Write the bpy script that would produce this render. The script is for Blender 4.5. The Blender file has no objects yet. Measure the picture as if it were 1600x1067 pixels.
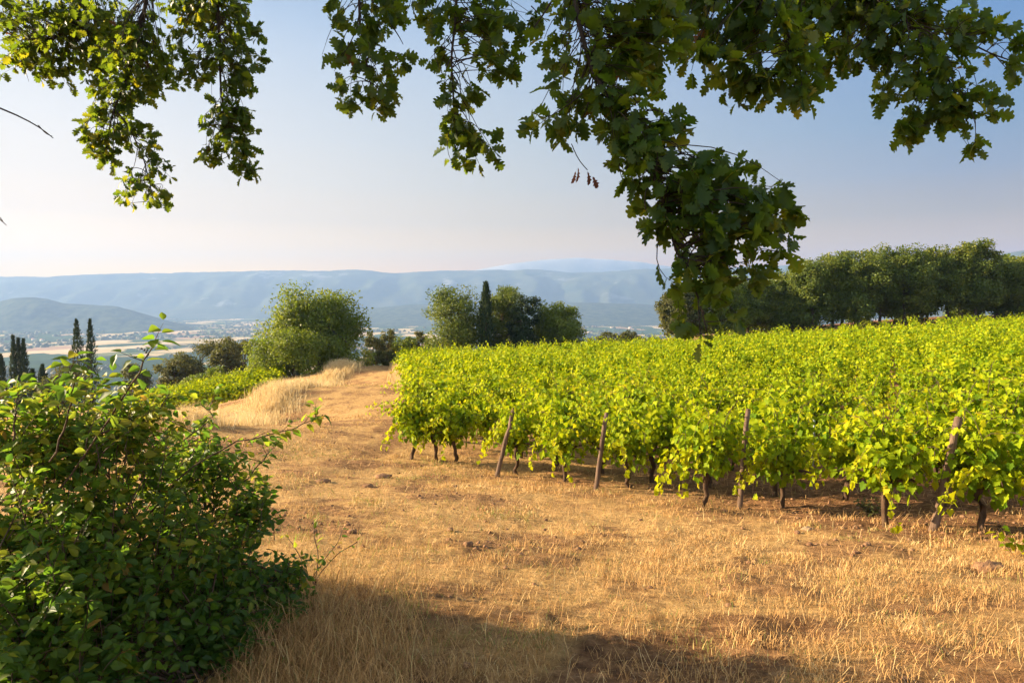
import bpy, math
import numpy as np

# ---------------------------------------------------------------- camera, sky, sun, exposure
SC = bpy.context.scene
COL = SC.collection
FPX = 1066.667                      # focal length in photo pixels (24 mm on a 36 mm frame)
PITCH = math.atan(63.5 / FPX)       # level line lies at photo row 470
SUN_EL, SUN_AZ = math.radians(17.5), math.radians(-79.0)   # azimuth from the view axis, left is negative

cam_data = bpy.data.cameras.new('camera')
cam_data.lens = 24.0
cam_data.sensor_width = 36.0
cam_data.clip_start = 0.05
cam_data.clip_end = 60000.0
cam = bpy.data.objects.new('camera', cam_data)
COL.objects.link(cam)
cam.location = (0, 0, 0)
cam.rotation_euler = (math.pi / 2 - PITCH, 0, 0)
SC.camera = cam

world = bpy.data.worlds.new("World")
SC.world = world
world.use_nodes = True
wn = world.node_tree
for n in list(wn.nodes):
    wn.nodes.remove(n)
wo = wn.nodes.new('ShaderNodeOutputWorld')
wb = wn.nodes.new('ShaderNodeBackground')
sk = wn.nodes.new('ShaderNodeTexSky')
sk.sky_type = 'NISHITA'
sk.sun_disc = False
sk.sun_elevation = SUN_EL
sk.sun_rotation = SUN_AZ
sk.altitude = 300
sk.air_density = 1.0
sk.dust_density = 1.7
sk.ozone_density = 1.6
wb.inputs['Strength'].default_value = 0.05
# evening sky: dusty warm glow along the horizon (strongest on the sun's side, seen through the haze), extra brightness added to the unseen sky behind the viewer as fill light
tcw = wn.nodes.new('ShaderNodeTexCoord')
sep = wn.nodes.new('ShaderNodeSeparateXYZ')
wn.links.new(tcw.outputs['Generated'], sep.inputs[0])


def wmath(op, a, b, c=None):
    n_ = wn.nodes.new('ShaderNodeMath')
    n_.operation = op
    n_.use_clamp = op == 'MULTIPLY_ADD'
    for i_, v_ in enumerate((a, b, c)):
        if v_ is None:
            continue
        if isinstance(v_, (int, float)):
            n_.inputs[i_].default_value = v_
        else:
            wn.links.new(v_, n_.inputs[i_])
    return n_.outputs[0]


def wmix(f, a, b, mode='MIX'):
    n_ = wn.nodes.new('ShaderNodeMix')
    n_.data_type = 'RGBA'
    n_.blend_type = mode
    for i_, v_ in ((0, f), (6, a), (7, b)):
        if isinstance(v_, (int, float)):
            n_.inputs[i_].default_value = v_
        elif isinstance(v_, tuple):
            n_.inputs[i_].default_value = (*v_, 1)
        else:
            wn.links.new(v_, n_.inputs[i_])
    return n_.outputs[2]


def wramp(stops, fac):
    q = wn.nodes.new('ShaderNodeValToRGB')
    e = q.color_ramp.elements
    e[0].position, e[0].color = stops[0][0], (*stops[0][1], 1)
    e[1].position, e[1].color = stops[-1][0], (*stops[-1][1], 1)
    for p_, c_ in stops[1:-1]:
        e.new(p_).color = (*c_, 1)
    wn.links.new(fac, q.inputs[0])
    return q.outputs[0]


GLOW = [[(0.0, (13.74, 7.2, 0.08)), (0.04, (13.74, 7.2, 0.08)), (0.075, (8.89, 5.46, 1.82)), (0.11, (5.88, 4.18, 2.41)), (0.16, (4.65, 3.84, 2.95)), (0.22, (3.9, 3.59, 3.25)), (0.29, (3.1, 3.18, 3.28)), (0.36, (2.28, 2.68, 3.21)), (0.42, (1.76, 2.31, 3.14))], [(0.0, (6.95, 3.02, 0.08)), (0.04, (6.95, 3.02, 0.08)), (0.075, (5.87, 3.09, 0.08)), (0.11, (3.69, 2.58, 1.21)), (0.16, (2.79, 2.5, 2.0)), (0.22, (2.23, 2.36, 2.4)), (0.29, (1.88, 2.21, 2.61)), (0.36, (1.49, 2.01, 2.79)), (0.42, (1.09, 1.71, 2.67))], [(0.0, (5.46, 1.41, 0.08)), (0.04, (5.46, 1.41, 0.08)), (0.075, (3.65, 1.7, 0.08)), (0.11, (1.87, 1.22, 0.61)), (0.16, (0.99, 1.15, 1.53)), (0.22, (0.61, 1.13, 1.85)), (0.29, (0.43, 1.02, 2.07)), (0.36, (0.27, 0.92, 2.14)), (0.42, (0.15, 0.77, 2.06))]]
cols = [wramp(g_, sep.outputs[2]) for g_ in GLOW]
fl = wmath('MULTIPLY_ADD', sep.outputs[0], 1 / 0.55, 1.0)          # 0 at the left edge of view .. 1 ahead
fr_ = wmath('MULTIPLY_ADD', sep.outputs[0], 1 / 0.55, 0.0)         # 0 ahead .. 1 at the right
glow = wmix(fr_, wmix(fl, cols[0], cols[1]), cols[2])
elf = wramp([(0.0, (1, 1, 1)), (0.33, (1, 1, 1)), (0.6, (0, 0, 0))], sep.outputs[2])
vis = wmix(elf, wmix(1.0, sk.outputs[0], (0.54, 0.54, 0.54), 'MULTIPLY'), glow)
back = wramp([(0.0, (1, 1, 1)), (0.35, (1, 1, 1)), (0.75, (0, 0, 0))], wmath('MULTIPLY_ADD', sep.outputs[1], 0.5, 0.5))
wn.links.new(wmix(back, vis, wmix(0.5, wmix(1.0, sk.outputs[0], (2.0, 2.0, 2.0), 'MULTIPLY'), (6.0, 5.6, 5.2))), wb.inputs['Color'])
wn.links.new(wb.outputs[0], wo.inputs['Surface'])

from mathutils import Vector
S_DIR = Vector((math.sin(SUN_AZ) * math.cos(SUN_EL), math.cos(SUN_AZ) * math.cos(SUN_EL), math.sin(SUN_EL)))
sl = bpy.data.lights.new('sun', 'SUN')
sl.energy = 5.0
sl.angle = math.radians(0.55)
sl.color = (1.0, 0.79, 0.52)
so = bpy.data.objects.new('sun', sl)
COL.objects.link(so)
so.rotation_euler = S_DIR.to_track_quat('Z', 'Y').to_euler()

SC.view_settings.view_transform = 'Standard'
SC.view_settings.look = 'None'
SC.view_settings.gamma = 1.0
SC.view_settings.exposure = 2.36
SC.cycles.max_bounces = 6
SC.cycles.diffuse_bounces = 3
SC.cycles.glossy_bounces = 2
SC.cycles.transmission_bounces = 4
SC.cycles.volume_bounces = 1
SC.cycles.use_denoising = True
SC.cycles.use_adaptive_sampling = True
SC.cycles.adaptive_threshold = 0.02

# ---------------------------------------------------------------- helpers
RNG = np.random.default_rng(7)
CF = np.array([0, math.cos(PITCH), -math.sin(PITCH)])
CU = np.array([0, math.sin(PITCH), math.cos(PITCH)])
CR = np.array([1.0, 0, 0])


def P(px, py, d):
    """World point at depth d (metres along the view axis) behind photo pixel (px, py)."""
    return CF * d + CR * ((px - 800) / FPX * d) + CU * ((533.5 - py) / FPX * d)


def unit(v):
    v = np.asarray(v, float)
    return v / np.maximum(np.linalg.norm(v, axis=-1, keepdims=True), 1e-9)


def hash2(ix, iy, seed):
    h = (ix.astype(np.int64) * 374761393 + iy.astype(np.int64) * 668265263 + seed * 974711) & 0x7fffffff
    h = ((h ^ (h >> 13)) * 1274126177) & 0x7fffffff
    return ((h ^ (h >> 16)) & 0xffff) / 65535.0


def vnoise(x, y, seed=0):
    xi, yi = np.floor(x), np.floor(y)
    fx, fy = x - xi, y - yi
    fx, fy = fx * fx * (3 - 2 * fx), fy * fy * (3 - 2 * fy)
    a, b = hash2(xi, yi, seed), hash2(xi + 1, yi, seed)
    c, d = hash2(xi, yi + 1, seed), hash2(xi + 1, yi + 1, seed)
    return (a * (1 - fx) + b * fx) * (1 - fy) + (c * (1 - fx) + d * fx) * fy


def fbm(x, y, seed=0, oct=4):
    s, a, t = 0.0, 1.0, 0.0
    for k in range(oct):
        s = s + a * vnoise(x * 2 ** k, y * 2 ** k, seed + k * 17)
        t += a
        a *= 0.5
    return s / t


class MB:
    """Collects polygons (and one float 'var' per vertex) and links them as ONE mesh object."""
    def __init__(self):
        self.v, self.l, self.s, self.a, self.m, self.n = [], [], [], [], [], 0

    def add(self, v, loops, sizes, var=None, mat=0):
        v = np.asarray(v, float).reshape(-1, 3)
        self.v.append(v)
        self.l.append(np.asarray(loops, np.int64).ravel() + self.n)
        sizes = np.asarray(sizes, np.int64).ravel()
        self.s.append(sizes)
        self.m.append(np.full(len(sizes), mat))
        self.a.append(np.full(len(v), 0.5) if var is None else np.broadcast_to(np.asarray(var, float), (len(v),)))
        self.n += len(v)

    def tube(self, pts, rad, sides=6, var=0.5):
        pts = np.asarray(pts, float)
        rad = np.broadcast_to(np.asarray(rad, float), (len(pts),))
        t = unit(np.gradient(pts, axis=0))
        up = np.array([0.31, 0.17, 0.94]) if abs(t[0][2]) < 0.9 else np.array([0.95, 0.2, 0.1])
        x = unit(np.cross(t, up))
        y = np.cross(t, x)
        ang = np.arange(sides) / sides * 2 * math.pi
        ring = pts[:, None] + rad[:, None, None] * (np.cos(ang)[None, :, None] * x[:, None] + np.sin(ang)[None, :, None] * y[:, None])
        n = len(pts)
        i, j = np.meshgrid(np.arange(n - 1), np.arange(sides), indexing='ij')
        j2 = (j + 1) % sides
        q = np.stack([i * sides + j, i * sides + j2, (i + 1) * sides + j2, (i + 1) * sides + j], -1).reshape(-1, 4)
        caps = np.concatenate([np.arange(sides)[::-1], (n - 1) * sides + np.arange(sides)])
        self.add(ring.reshape(-1, 3), np.concatenate([q.ravel(), caps]), np.concatenate([np.full(len(q), 4), [sides, sides]]), var)

    def leaves(self, tpl, pos, direc, nrm, scale, var=None):
        """Copies of a flat leaf template (y along direc, z along nrm)."""
        tv, tf = tpl
        pos = np.asarray(pos, float)
        n = len(pos)
        if n == 0:
            return
        t = unit(direc)
        z = unit(nrm - t * np.sum(t * nrm, -1, keepdims=True))
        x = np.cross(t, z)
        sc = np.broadcast_to(np.asarray(scale, float), (n,))[:, None, None]
        v = pos[:, None] + sc * (tv[None, :, 0:1] * x[:, None] + tv[None, :, 1:2] * t[:, None] + tv[None, :, 2:3] * z[:, None])
        k = len(tv)
        flat = np.concatenate([np.asarray(f) for f in tf])
        sizes = np.array([len(f) for f in tf])
        loops = (np.arange(n)[:, None] * k + flat[None]).ravel()
        va = RNG.random(n) if var is None else np.broadcast_to(var, (n,))
        self.add(v.reshape(-1, 3), loops, np.tile(sizes, n), np.repeat(va, k))

    def mesh(self, name, mats, smooth=False):
        me = bpy.data.meshes.new(name)
        v = np.concatenate(self.v)
        l = np.concatenate(self.l)
        s = np.concatenate(self.s)
        me.vertices.add(len(v))
        me.vertices.foreach_set('co', v.astype(np.float32).ravel())
        me.loops.add(len(l))
        me.loops.foreach_set('vertex_index', l.astype(np.int32))
        me.polygons.add(len(s))
        me.polygons.foreach_set('loop_start', (np.cumsum(s) - s).astype(np.int32))
        me.polygons.foreach_set('material_index', np.concatenate(self.m).astype(np.int32))
        at = me.attributes.new('var', 'FLOAT', 'POINT')
        at.data.foreach_set('value', np.concatenate(self.a).astype(np.float32))
        for m in (mats if isinstance(mats, (list, tuple)) else [mats]):
            me.materials.append(m)
        if smooth:
            me.polygons.foreach_set('use_smooth', np.ones(len(s), bool))
        me.update(calc_edges=True)
        me.validate()
        return me

    def build(self, name, mats, parent=None, smooth=False):
        return link(name, self.mesh(name, mats, smooth), parent)


def link(name, data, parent=None):
    o = bpy.data.objects.new(name, data)
    COL.objects.link(o)
    if parent is not None:
        o.parent = parent
    return o


def tag(o, label=None, cat=None, group=None, kind=None):
    for k, v in (('label', label), ('category', cat), ('group', group), ('kind', kind)):
        if v:
            o[k] = v
    return o


def thing(name, label, cat, loc, rz=0.0, group=None):
    o = link(name, None)
    o.location = [float(c) for c in loc]
    o.rotation_euler = (0, 0, rz)
    return tag(o, label, cat, group)


def copy_tree(o, parent=None):
    c = o.copy()
    COL.objects.link(c)
    if parent is not None:
        c.parent = parent
    for ch in list(o.children):
        copy_tree(ch, c)
    return c


# ---------------------------------------------------------------- materials
def nt(name):
    m = bpy.data.materials.new(name)
    m.use_nodes = True
    t = m.node_tree
    for n in list(t.nodes):
        t.nodes.remove(n)
    return m, t, t.nodes.new('ShaderNodeOutputMaterial')


def ramp(t, stops, interp='LINEAR'):
    r = t.nodes.new('ShaderNodeValToRGB')
    r.color_ramp.interpolation = interp
    els = r.color_ramp.elements
    while len(els) > 1:
        els.remove(els[-1])
    els[0].position, els[0].color = stops[0][0], (*stops[0][1], 1)
    for p, c in stops[1:]:
        e = els.new(p)
        e.color = (*c, 1)
    return r


def attr(t, name='var'):
    a = t.nodes.new('ShaderNodeAttribute')
    a.attribute_name = name
    return a.outputs['Fac']


def noise(t, scale, detail=4, rough=0.55, coord=None, dims='3D'):
    n = t.nodes.new('ShaderNodeTexNoise')
    n.inputs['Scale'].default_value = scale
    n.inputs['Detail'].default_value = detail
    n.inputs['Roughness'].default_value = rough
    if coord is not None:
        t.links.new(coord, n.inputs['Vector'])
    return n.outputs['Fac']


def mixc(t, f, a, b, mode='MIX'):
    m = t.nodes.new('ShaderNodeMix')
    m.data_type = 'RGBA'
    m.blend_type = mode
    for s, i in ((f, 0), (a, 6), (b, 7)):
        if isinstance(s, (int, float)):
            m.inputs[i].default_value = s
        elif isinstance(s, tuple):
            m.inputs[i].default_value = (*s, 1)
        else:
            t.links.new(s, m.inputs[i])
    return m.outputs[2]


def leaf_mat(name, stops, trans_stops, trans=0.4, rough=0.45, spec=0.35):
    m, t, out = nt(name)
    a = attr(t)
    c1, c2 = ramp(t, stops), ramp(t, trans_stops)
    t.links.new(a, c1.inputs[0])
    t.links.new(a, c2.inputs[0])
    p = t.nodes.new('ShaderNodeBsdfPrincipled')
    p.inputs['Roughness'].default_value = rough
    p.inputs['Specular IOR Level'].default_value = spec
    t.links.new(c1.outputs[0], p.inputs['Base Color'])
    tr = t.nodes.new('ShaderNodeBsdfTranslucent')
    t.links.new(c2.outputs[0], tr.inputs['Color'])
    mx = t.nodes.new('ShaderNodeMixShader')
    mx.inputs[0].default_value = trans
    t.links.new(p.outputs[0], mx.inputs[1])
    t.links.new(tr.outputs[0], mx.inputs[2])
    t.links.new(mx.outputs[0], out.inputs['Surface'])
    return m


def plain_mat(name, stops, nscale=8.0, rough=0.85, bump=0.3, bscale=None, use_var=False, spec=0.2, stretch=None):
    m, t, out = nt(name)
    tc = t.nodes.new('ShaderNodeTexCoord')
    co = tc.outputs['Object']
    if stretch:
        mp = t.nodes.new('ShaderNodeMapping')
        mp.inputs['Scale'].default_value = stretch
        t.links.new(co, mp.inputs['Vector'])
        co = mp.outputs[0]
    f = attr(t) if use_var else noise(t, nscale, 5, 0.6, co)
    c = ramp(t, stops)
    t.links.new(f, c.inputs[0])
    p = t.nodes.new('ShaderNodeBsdfPrincipled')
    p.inputs['Roughness'].default_value = rough
    p.inputs['Specular IOR Level'].default_value = spec
    t.links.new(c.outputs[0], p.inputs['Base Color'])
    if bump:
        b = t.nodes.new('ShaderNodeBump')
        b.inputs['Strength'].default_value = bump
        b.inputs['Distance'].default_value = 0.02
        t.links.new(noise(t, bscale or nscale * 2, 5, 0.65, co), b.inputs['Height'])
        t.links.new(b.outputs[0], p.inputs['Normal'])
    t.links.new(p.outputs[0], out.inputs['Surface'])
    return m


M = {}
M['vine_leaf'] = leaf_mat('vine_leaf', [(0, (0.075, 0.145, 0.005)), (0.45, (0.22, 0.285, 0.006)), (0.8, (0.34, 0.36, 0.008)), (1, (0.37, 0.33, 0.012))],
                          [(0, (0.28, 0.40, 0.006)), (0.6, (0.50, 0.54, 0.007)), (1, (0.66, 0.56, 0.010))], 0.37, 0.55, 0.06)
M['oak_leaf'] = leaf_mat('oak_leaf', [(0, (0.020, 0.050, 0.009)), (0.6, (0.034, 0.078, 0.012)), (0.93, (0.065, 0.105, 0.016)), (1, (0.12, 0.07, 0.025))],
                         [(0, (0.10, 0.18, 0.009)), (0.6, (0.22, 0.28, 0.010)), (0.93, (0.44, 0.38, 0.014)), (1, (0.25, 0.12, 0.03))], 0.5, 0.45, 0.25)
M['dead_leaf'] = plain_mat('dead_leaf', [(0, (0.09, 0.035, 0.02)), (1, (0.2, 0.08, 0.04))], 20, 0.8, 0.2)
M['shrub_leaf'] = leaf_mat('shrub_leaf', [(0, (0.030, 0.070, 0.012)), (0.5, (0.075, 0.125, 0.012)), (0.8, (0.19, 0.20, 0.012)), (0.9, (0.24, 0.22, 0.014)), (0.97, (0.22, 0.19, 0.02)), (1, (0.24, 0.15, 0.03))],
                           [(0, (0.10, 0.24, 0.02)), (0.55, (0.20, 0.36, 0.02)), (0.9, (0.42, 0.46, 0.03)), (1, (0.5, 0.34, 0.04))], 0.48, 0.5, 0.28)
M['tree_leaf'] = leaf_mat('tree_leaf', [(0, (0.05, 0.082, 0.012)), (0.6, (0.10, 0.135, 0.016)), (1, (0.21, 0.215, 0.025))],
                          [(0, (0.10, 0.16, 0.015)), (1, (0.24, 0.25, 0.03))], 0.32, 0.55, 0.25)
M['bright_leaf'] = leaf_mat('bright_leaf', [(0, (0.065, 0.10, 0.010)), (0.6, (0.11, 0.145, 0.013)), (1, (0.18, 0.19, 0.02))],
                            [(0, (0.16, 0.26, 0.015)), (1, (0.34, 0.36, 0.03))], 0.35, 0.55, 0.25)
M['olive_leaf'] = leaf_mat('olive_leaf', [(0, (0.045, 0.058, 0.018)), (0.6, (0.08, 0.085, 0.024)), (1, (0.14, 0.125, 0.035))],
                           [(0, (0.10, 0.12, 0.02)), (1, (0.22, 0.20, 0.03))], 0.28, 0.6, 0.2)
M['cypress_leaf'] = leaf_mat('cypress_leaf', [(0, (0.016, 0.034, 0.014)), (0.7, (0.030, 0.052, 0.018)), (1, (0.065, 0.07, 0.022))],
                             [(0, (0.03, 0.05, 0.015)), (1, (0.07, 0.08, 0.02))], 0.18, 0.7, 0.15)
M['bark'] = plain_mat('bark', [(0.3, (0.035, 0.024, 0.016)), (0.7, (0.11, 0.08, 0.055))], 9, 0.9, 0.8, 14, stretch=(1, 1, 0.25))
M['twig'] = plain_mat('twig', [(0.3, (0.05, 0.032, 0.02)), (0.7, (0.12, 0.075, 0.045))], 30, 0.85, 0.2)
M['oak_twig'] = plain_mat('oak_twig', [(0.3, (0.022, 0.017, 0.013)), (0.7, (0.05, 0.038, 0.028))], 30, 0.9, 0.2)
M['vine_bark'] = plain_mat('vine_bark', [(0.3, (0.035, 0.020, 0.012)), (0.7, (0.12, 0.072, 0.042))], 22, 0.95, 1.0, 40, stretch=(1, 1, 0.2))
M['post_wood'] = plain_mat('post_wood', [(0.3, (0.07, 0.042, 0.026)), (0.55, (0.14, 0.09, 0.06)), (0.75, (0.24, 0.17, 0.12))], 18, 0.9, 0.7, 30, stretch=(1, 1, 0.12))
M['stake_metal'] = plain_mat('stake_metal', [(0.3, (0.14, 0.17, 0.15)), (0.7, (0.26, 0.28, 0.24))], 30, 0.6, 0.1)
M['straw'] = leaf_mat('straw', [(0, (0.24, 0.125, 0.05)), (0.35, (0.50, 0.28, 0.105)), (0.75, (0.64, 0.395, 0.155)), (0.88, (0.72, 0.52, 0.25)), (0.94, (0.24, 0.25, 0.06)), (1, (0.16, 0.22, 0.04))],
                      [(0, (0.2, 0.12, 0.04)), (0.75, (0.6, 0.40, 0.14)), (1, (0.3, 0.32, 0.06))], 0.25, 0.7, 0.2)
M['tall_straw'] = leaf_mat('tall_straw', [(0, (0.40, 0.27, 0.11)), (0.5, (0.62, 0.46, 0.22)), (1, (0.72, 0.58, 0.33))],
                           [(0, (0.5, 0.34, 0.12)), (1, (0.75, 0.58, 0.3))], 0.35, 0.7, 0.15)
M['clod'] = plain_mat('clod', [(0.3, (0.13, 0.065, 0.032)), (0.7, (0.30, 0.17, 0.09))], 14, 0.95, 0.9, 25)
M['rock'] = plain_mat('rock', [(0.3, (0.22, 0.14, 0.08)), (0.7, (0.36, 0.25, 0.15))], 10, 0.9, 0.6, 20)
M['plaster'] = plain_mat('plaster', [(0.3, (0.66, 0.58, 0.46)), (0.7, (0.74, 0.66, 0.54))], 0.5, 0.9, 0)
M['roof_tile'] = plain_mat('roof_tile', [(0.3, (0.38, 0.17, 0.09)), (0.7, (0.5, 0.26, 0.15))], 0.8, 0.9, 0)
M['window_dark'] = plain_mat('window_dark', [(0.3, (0.06, 0.06, 0.06)), (0.7, (0.09, 0.09, 0.09))], 1, 0.4, 0)


def ground_mat():
    m, t, out = nt('dry_ground')
    tc = t.nodes.new('ShaderNodeTexCoord')
    co = tc.outputs['Object']
    n1 = noise(t, 0.9, 6, 0.6, co)
    n2 = noise(t, 9.0, 6, 0.65, co)
    n3 = noise(t, 60.0, 4, 0.7, co)
    straw = ramp(t, [(0.25, (0.26, 0.15, 0.07)), (0.45, (0.46, 0.285, 0.11)), (0.7, (0.64, 0.42, 0.175))])
    t.links.new(n2, straw.inputs[0])
    fine = ramp(t, [(0.3, (0.55, 0.5, 0.45)), (0.7, (1.15, 1.12, 1.05))])
    t.links.new(n3, fine.inputs[0])
    straw2 = mixc(t, 0.8, straw.outputs[0], fine.outputs[0], 'MULTIPLY')
    earth = ramp(t, [(0.32, (0.075, 0.037, 0.018)), (0.48, (0.20, 0.10, 0.046)), (0.70, (0.40, 0.225, 0.105))])
    t.links.new(n2, earth.inputs[0])
    earth2 = mixc(t, 0.7, earth.outputs[0], fine.outputs[0], 'MULTIPLY')
    pr = ramp(t, [(0.50, (0, 0, 0)), (0.66, (0.8, 0.8, 0.8))])
    t.links.new(n1, pr.inputs[0])
    base = mixc(t, pr.outputs[0], straw2, earth2)
    base = mixc(t, attr(t, 'soil'), base, earth2)
    p = t.nodes.new('ShaderNodeBsdfPrincipled')
    p.inputs['Roughness'].default_value = 0.95
    p.inputs['Specular IOR Level'].default_value = 0.1
    t.links.new(base, p.inputs['Base Color'])
    b = t.nodes.new('ShaderNodeBump')
    b.inputs['Strength'].default_value = 0.9
    b.inputs['Distance'].default_value = 0.08
    t.links.new(noise(t, 22, 6, 0.7, co), b.inputs['Height'])
    t.links.new(b.outputs[0], p.inputs['Normal'])
    t.links.new(p.outputs[0], out.inputs['Surface'])
    return m


def valley_mat():
    m, t, out = nt('valley_fields')
    tc = t.nodes.new('ShaderNodeTexCoord')
    mp = t.nodes.new('ShaderNodeMapping')
    mp.inputs['Scale'].default_value = (1 / 105.0, 1 / 210.0, 0)
    mp.inputs['Rotation'].default_value = (0, 0, 0.35)
    t.links.new(tc.outputs['Object'], mp.inputs['Vector'])
    wz = t.nodes.new('ShaderNodeTexNoise')
    wz.inputs['Scale'].default_value = 1.3
    t.links.new(mp.outputs[0], wz.inputs['Vector'])
    wrp = t.nodes.new('ShaderNodeMix')
    wrp.data_type = 'VECTOR'
    wrp.inputs[0].default_value = 0.12
    t.links.new(mp.outputs[0], wrp.inputs[4])
    t.links.new(wz.outputs['Color'], wrp.inputs[5])
    v = t.nodes.new('ShaderNodeTexVoronoi')
    v.voronoi_dimensions = '2D'
    v.distance = 'CHEBYCHEV'
    v.inputs['Scale'].default_value = 1.0
    v.inputs['Randomness'].default_value = 0.85
    t.links.new(wrp.outputs[1], v.inputs['Vector'])
    sp = t.nodes.new('ShaderNodeSeparateColor')
    t.links.new(v.outputs['Color'], sp.inputs[0])
    r = ramp(t, [(0.0, (0.05, 0.085, 0.025)), (0.34, (0.08, 0.12, 0.035)), (0.52, (0.18, 0.19, 0.07)), (0.58, (0.55, 0.42, 0.22)), (0.8, (0.66, 0.48, 0.28)), (0.92, (0.42, 0.27, 0.16))], 'CONSTANT')
    t.links.new(sp.outputs[0], r.inputs[0])
    n = noise(t, 0.002, 5, 0.6, tc.outputs['Object'])
    wr = ramp(t, [(0.49, (0, 0, 0)), (0.54, (1, 1, 1))])
    t.links.new(n, wr.inputs[0])
    c = mixc(t, wr.outputs[0], r.outputs[0], (0.04, 0.065, 0.025))
    n2 = noise(t, 0.03, 4, 0.6, tc.outputs['Object'])
    c = mixc(t, 0.35, c, ramp_out(t, n2), 'MULTIPLY')
    p = t.nodes.new('ShaderNodeBsdfPrincipled')
    p.inputs['Roughness'].default_value = 1.0
    p.inputs['Specular IOR Level'].default_value = 0.0
    t.links.new(c, p.inputs['Base Color'])
    t.links.new(p.outputs[0], out.inputs['Surface'])
    return m


def ramp_out(t, f):
    r = ramp(t, [(0.3, (0.55, 0.55, 0.55)), (0.7, (1.2, 1.2, 1.2))])
    t.links.new(f, r.inputs[0])
    return r.outputs[0]


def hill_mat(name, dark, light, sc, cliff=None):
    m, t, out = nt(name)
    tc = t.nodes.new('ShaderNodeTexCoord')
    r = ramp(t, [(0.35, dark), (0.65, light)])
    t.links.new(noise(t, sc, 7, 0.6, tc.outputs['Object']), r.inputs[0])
    c = r.outputs[0]
    if cliff:
        mp = t.nodes.new('ShaderNodeMapping')
        mp.inputs['Scale'].default_value = (1, 1, 2.2)
        t.links.new(tc.outputs['Object'], mp.inputs['Vector'])
        k = ramp(t, [(0.60, (0, 0, 0)), (0.66, (1, 1, 1))])
        t.links.new(noise(t, sc * 0.6, 5, 0.65, mp.outputs[0]), k.inputs[0])
        c = mixc(t, k.outputs[0], c, cliff)
    p = t.nodes.new('ShaderNodeBsdfPrincipled')
    p.inputs['Roughness'].default_value = 1.0
    p.inputs['Specular IOR Level'].default_value = 0.0
    t.links.new(c, p.inputs['Base Color'])
    t.links.new(p.outputs[0], out.inputs['Surface'])
    return m


M['ground'] = ground_mat()
M['valley'] = valley_mat()
M['mountain'] = hill_mat('mountain_slope', (0.045, 0.065, 0.03), (0.10, 0.11, 0.06), 0.004, (0.20, 0.20, 0.17))
M['pale_mountain'] = hill_mat('pale_mountain', (0.30, 0.30, 0.28), (0.46, 0.44, 0.41), 0.002)  # paleness of distant haze painted into the slope colour
M['hill'] = hill_mat('wooded_hill', (0.025, 0.042, 0.024), (0.085, 0.10, 0.05), 0.02)

# ---------------------------------------------------------------- terrain
CTRL = []


def ctl_px(px, py, d):
    CTRL.append(P(px, py, d))


def ctl(x, y, z):
    CTRL.append(np.array([x, y, z], float))


for a in [(0, 1150, 2.9), (800, 1067, 3.4), (1600, 1067, 3.3), (500, 900, 4.9), (1500, 900, 5.9), (1000, 900, 5.6),
          (1455, 828, 8.0), (1155, 795, 10.3), (930, 765, 11.9), (775, 742, 13.5), (640, 718, 15.0), (1268, 762, 12.5), (1375, 772, 11.2),
          (430, 700, 15.0), (520, 660, 20.0), (640, 652, 21.5), (580, 610, 33.0), (590, 580, 50.0), (565, 571, 60.0),
          (300, 668, 18.0), (420, 615, 33.0), (535, 575, 52.0)]:
    ctl_px(*a)
for px, top, d in [(1600, 497, 60), (1400, 512, 60), (1200, 523, 60), (1000, 536, 60), (800, 545, 58), (640, 553, 56)]:
    q = P(px, top, d)
    ctl(q[0], q[1], q[2] - 1.32)
for x, y, z in [(0, 0, -1.65), (-3, 2, -1.8), (4, 1, -1.75), (0, -4, -1.5), (-12, 0, -2.2), (12, 0, -2.2), (-30, 0, -5), (35, 5, -2.2), (0, -40, 0), (40, -40, 0), (-40, -40, -4),
                (14, 20, -3.2), (22, 34, -3.3), (8, 34, -4.2), (2, 27, -4.25), (55, 45, -1.8),
                (-12, 26, -5.6), (-20, 45, -7.2), (-14, 45, -6.3), (-30, 60, -9.0), (-24, 62, -8.1), (-40, 85, -12.5), (-60, 90, -14.5), (-12, 80, -8.5), (0, 80, -7.2),
                (18, 75, -5.0), (34, 74, -3.6), (56, 76, -2.2), (75, 80, -1.6), (0, 110, -10.5), (20, 95, -5.4), (40, 95, -3.6), (60, 97, -2.2), (45, 112, -5), (80, 110, -2.5), (-60, 130, -22), (0, 150, -15), (80, 150, -8), (-90, 60, -16)]:
    ctl(x, y, z)
CTRL = np.array(CTRL)


def tps_fit(c):
    n = len(c)
    r = np.linalg.norm(c[:, None, :2] - c[None, :, :2], axis=-1)
    K = r * r * np.log(np.maximum(r, 1e-6)) + np.eye(n) * 2.0
    Q = np.c_[np.ones(n), c[:, :2]]
    A = np.block([[K, Q], [Q.T, np.zeros((3, 3))]])
    return np.linalg.solve(A, np.r_[c[:, 2], 0, 0, 0])


TPS = tps_fit(CTRL)
P0, PU, PN = np.array([4.9, 8.0]), np.array([-0.714, 0.700]), np.array([0.700, 0.714])   # front vine row: a point on it, its direction, towards the field
E0, E1 = np.array([-1.95, 15.35]), np.array([-9.7, 60.0])                                # path-side edge of the field
ED = (E1 - E0) / np.linalg.norm(E1 - E0)


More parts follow.
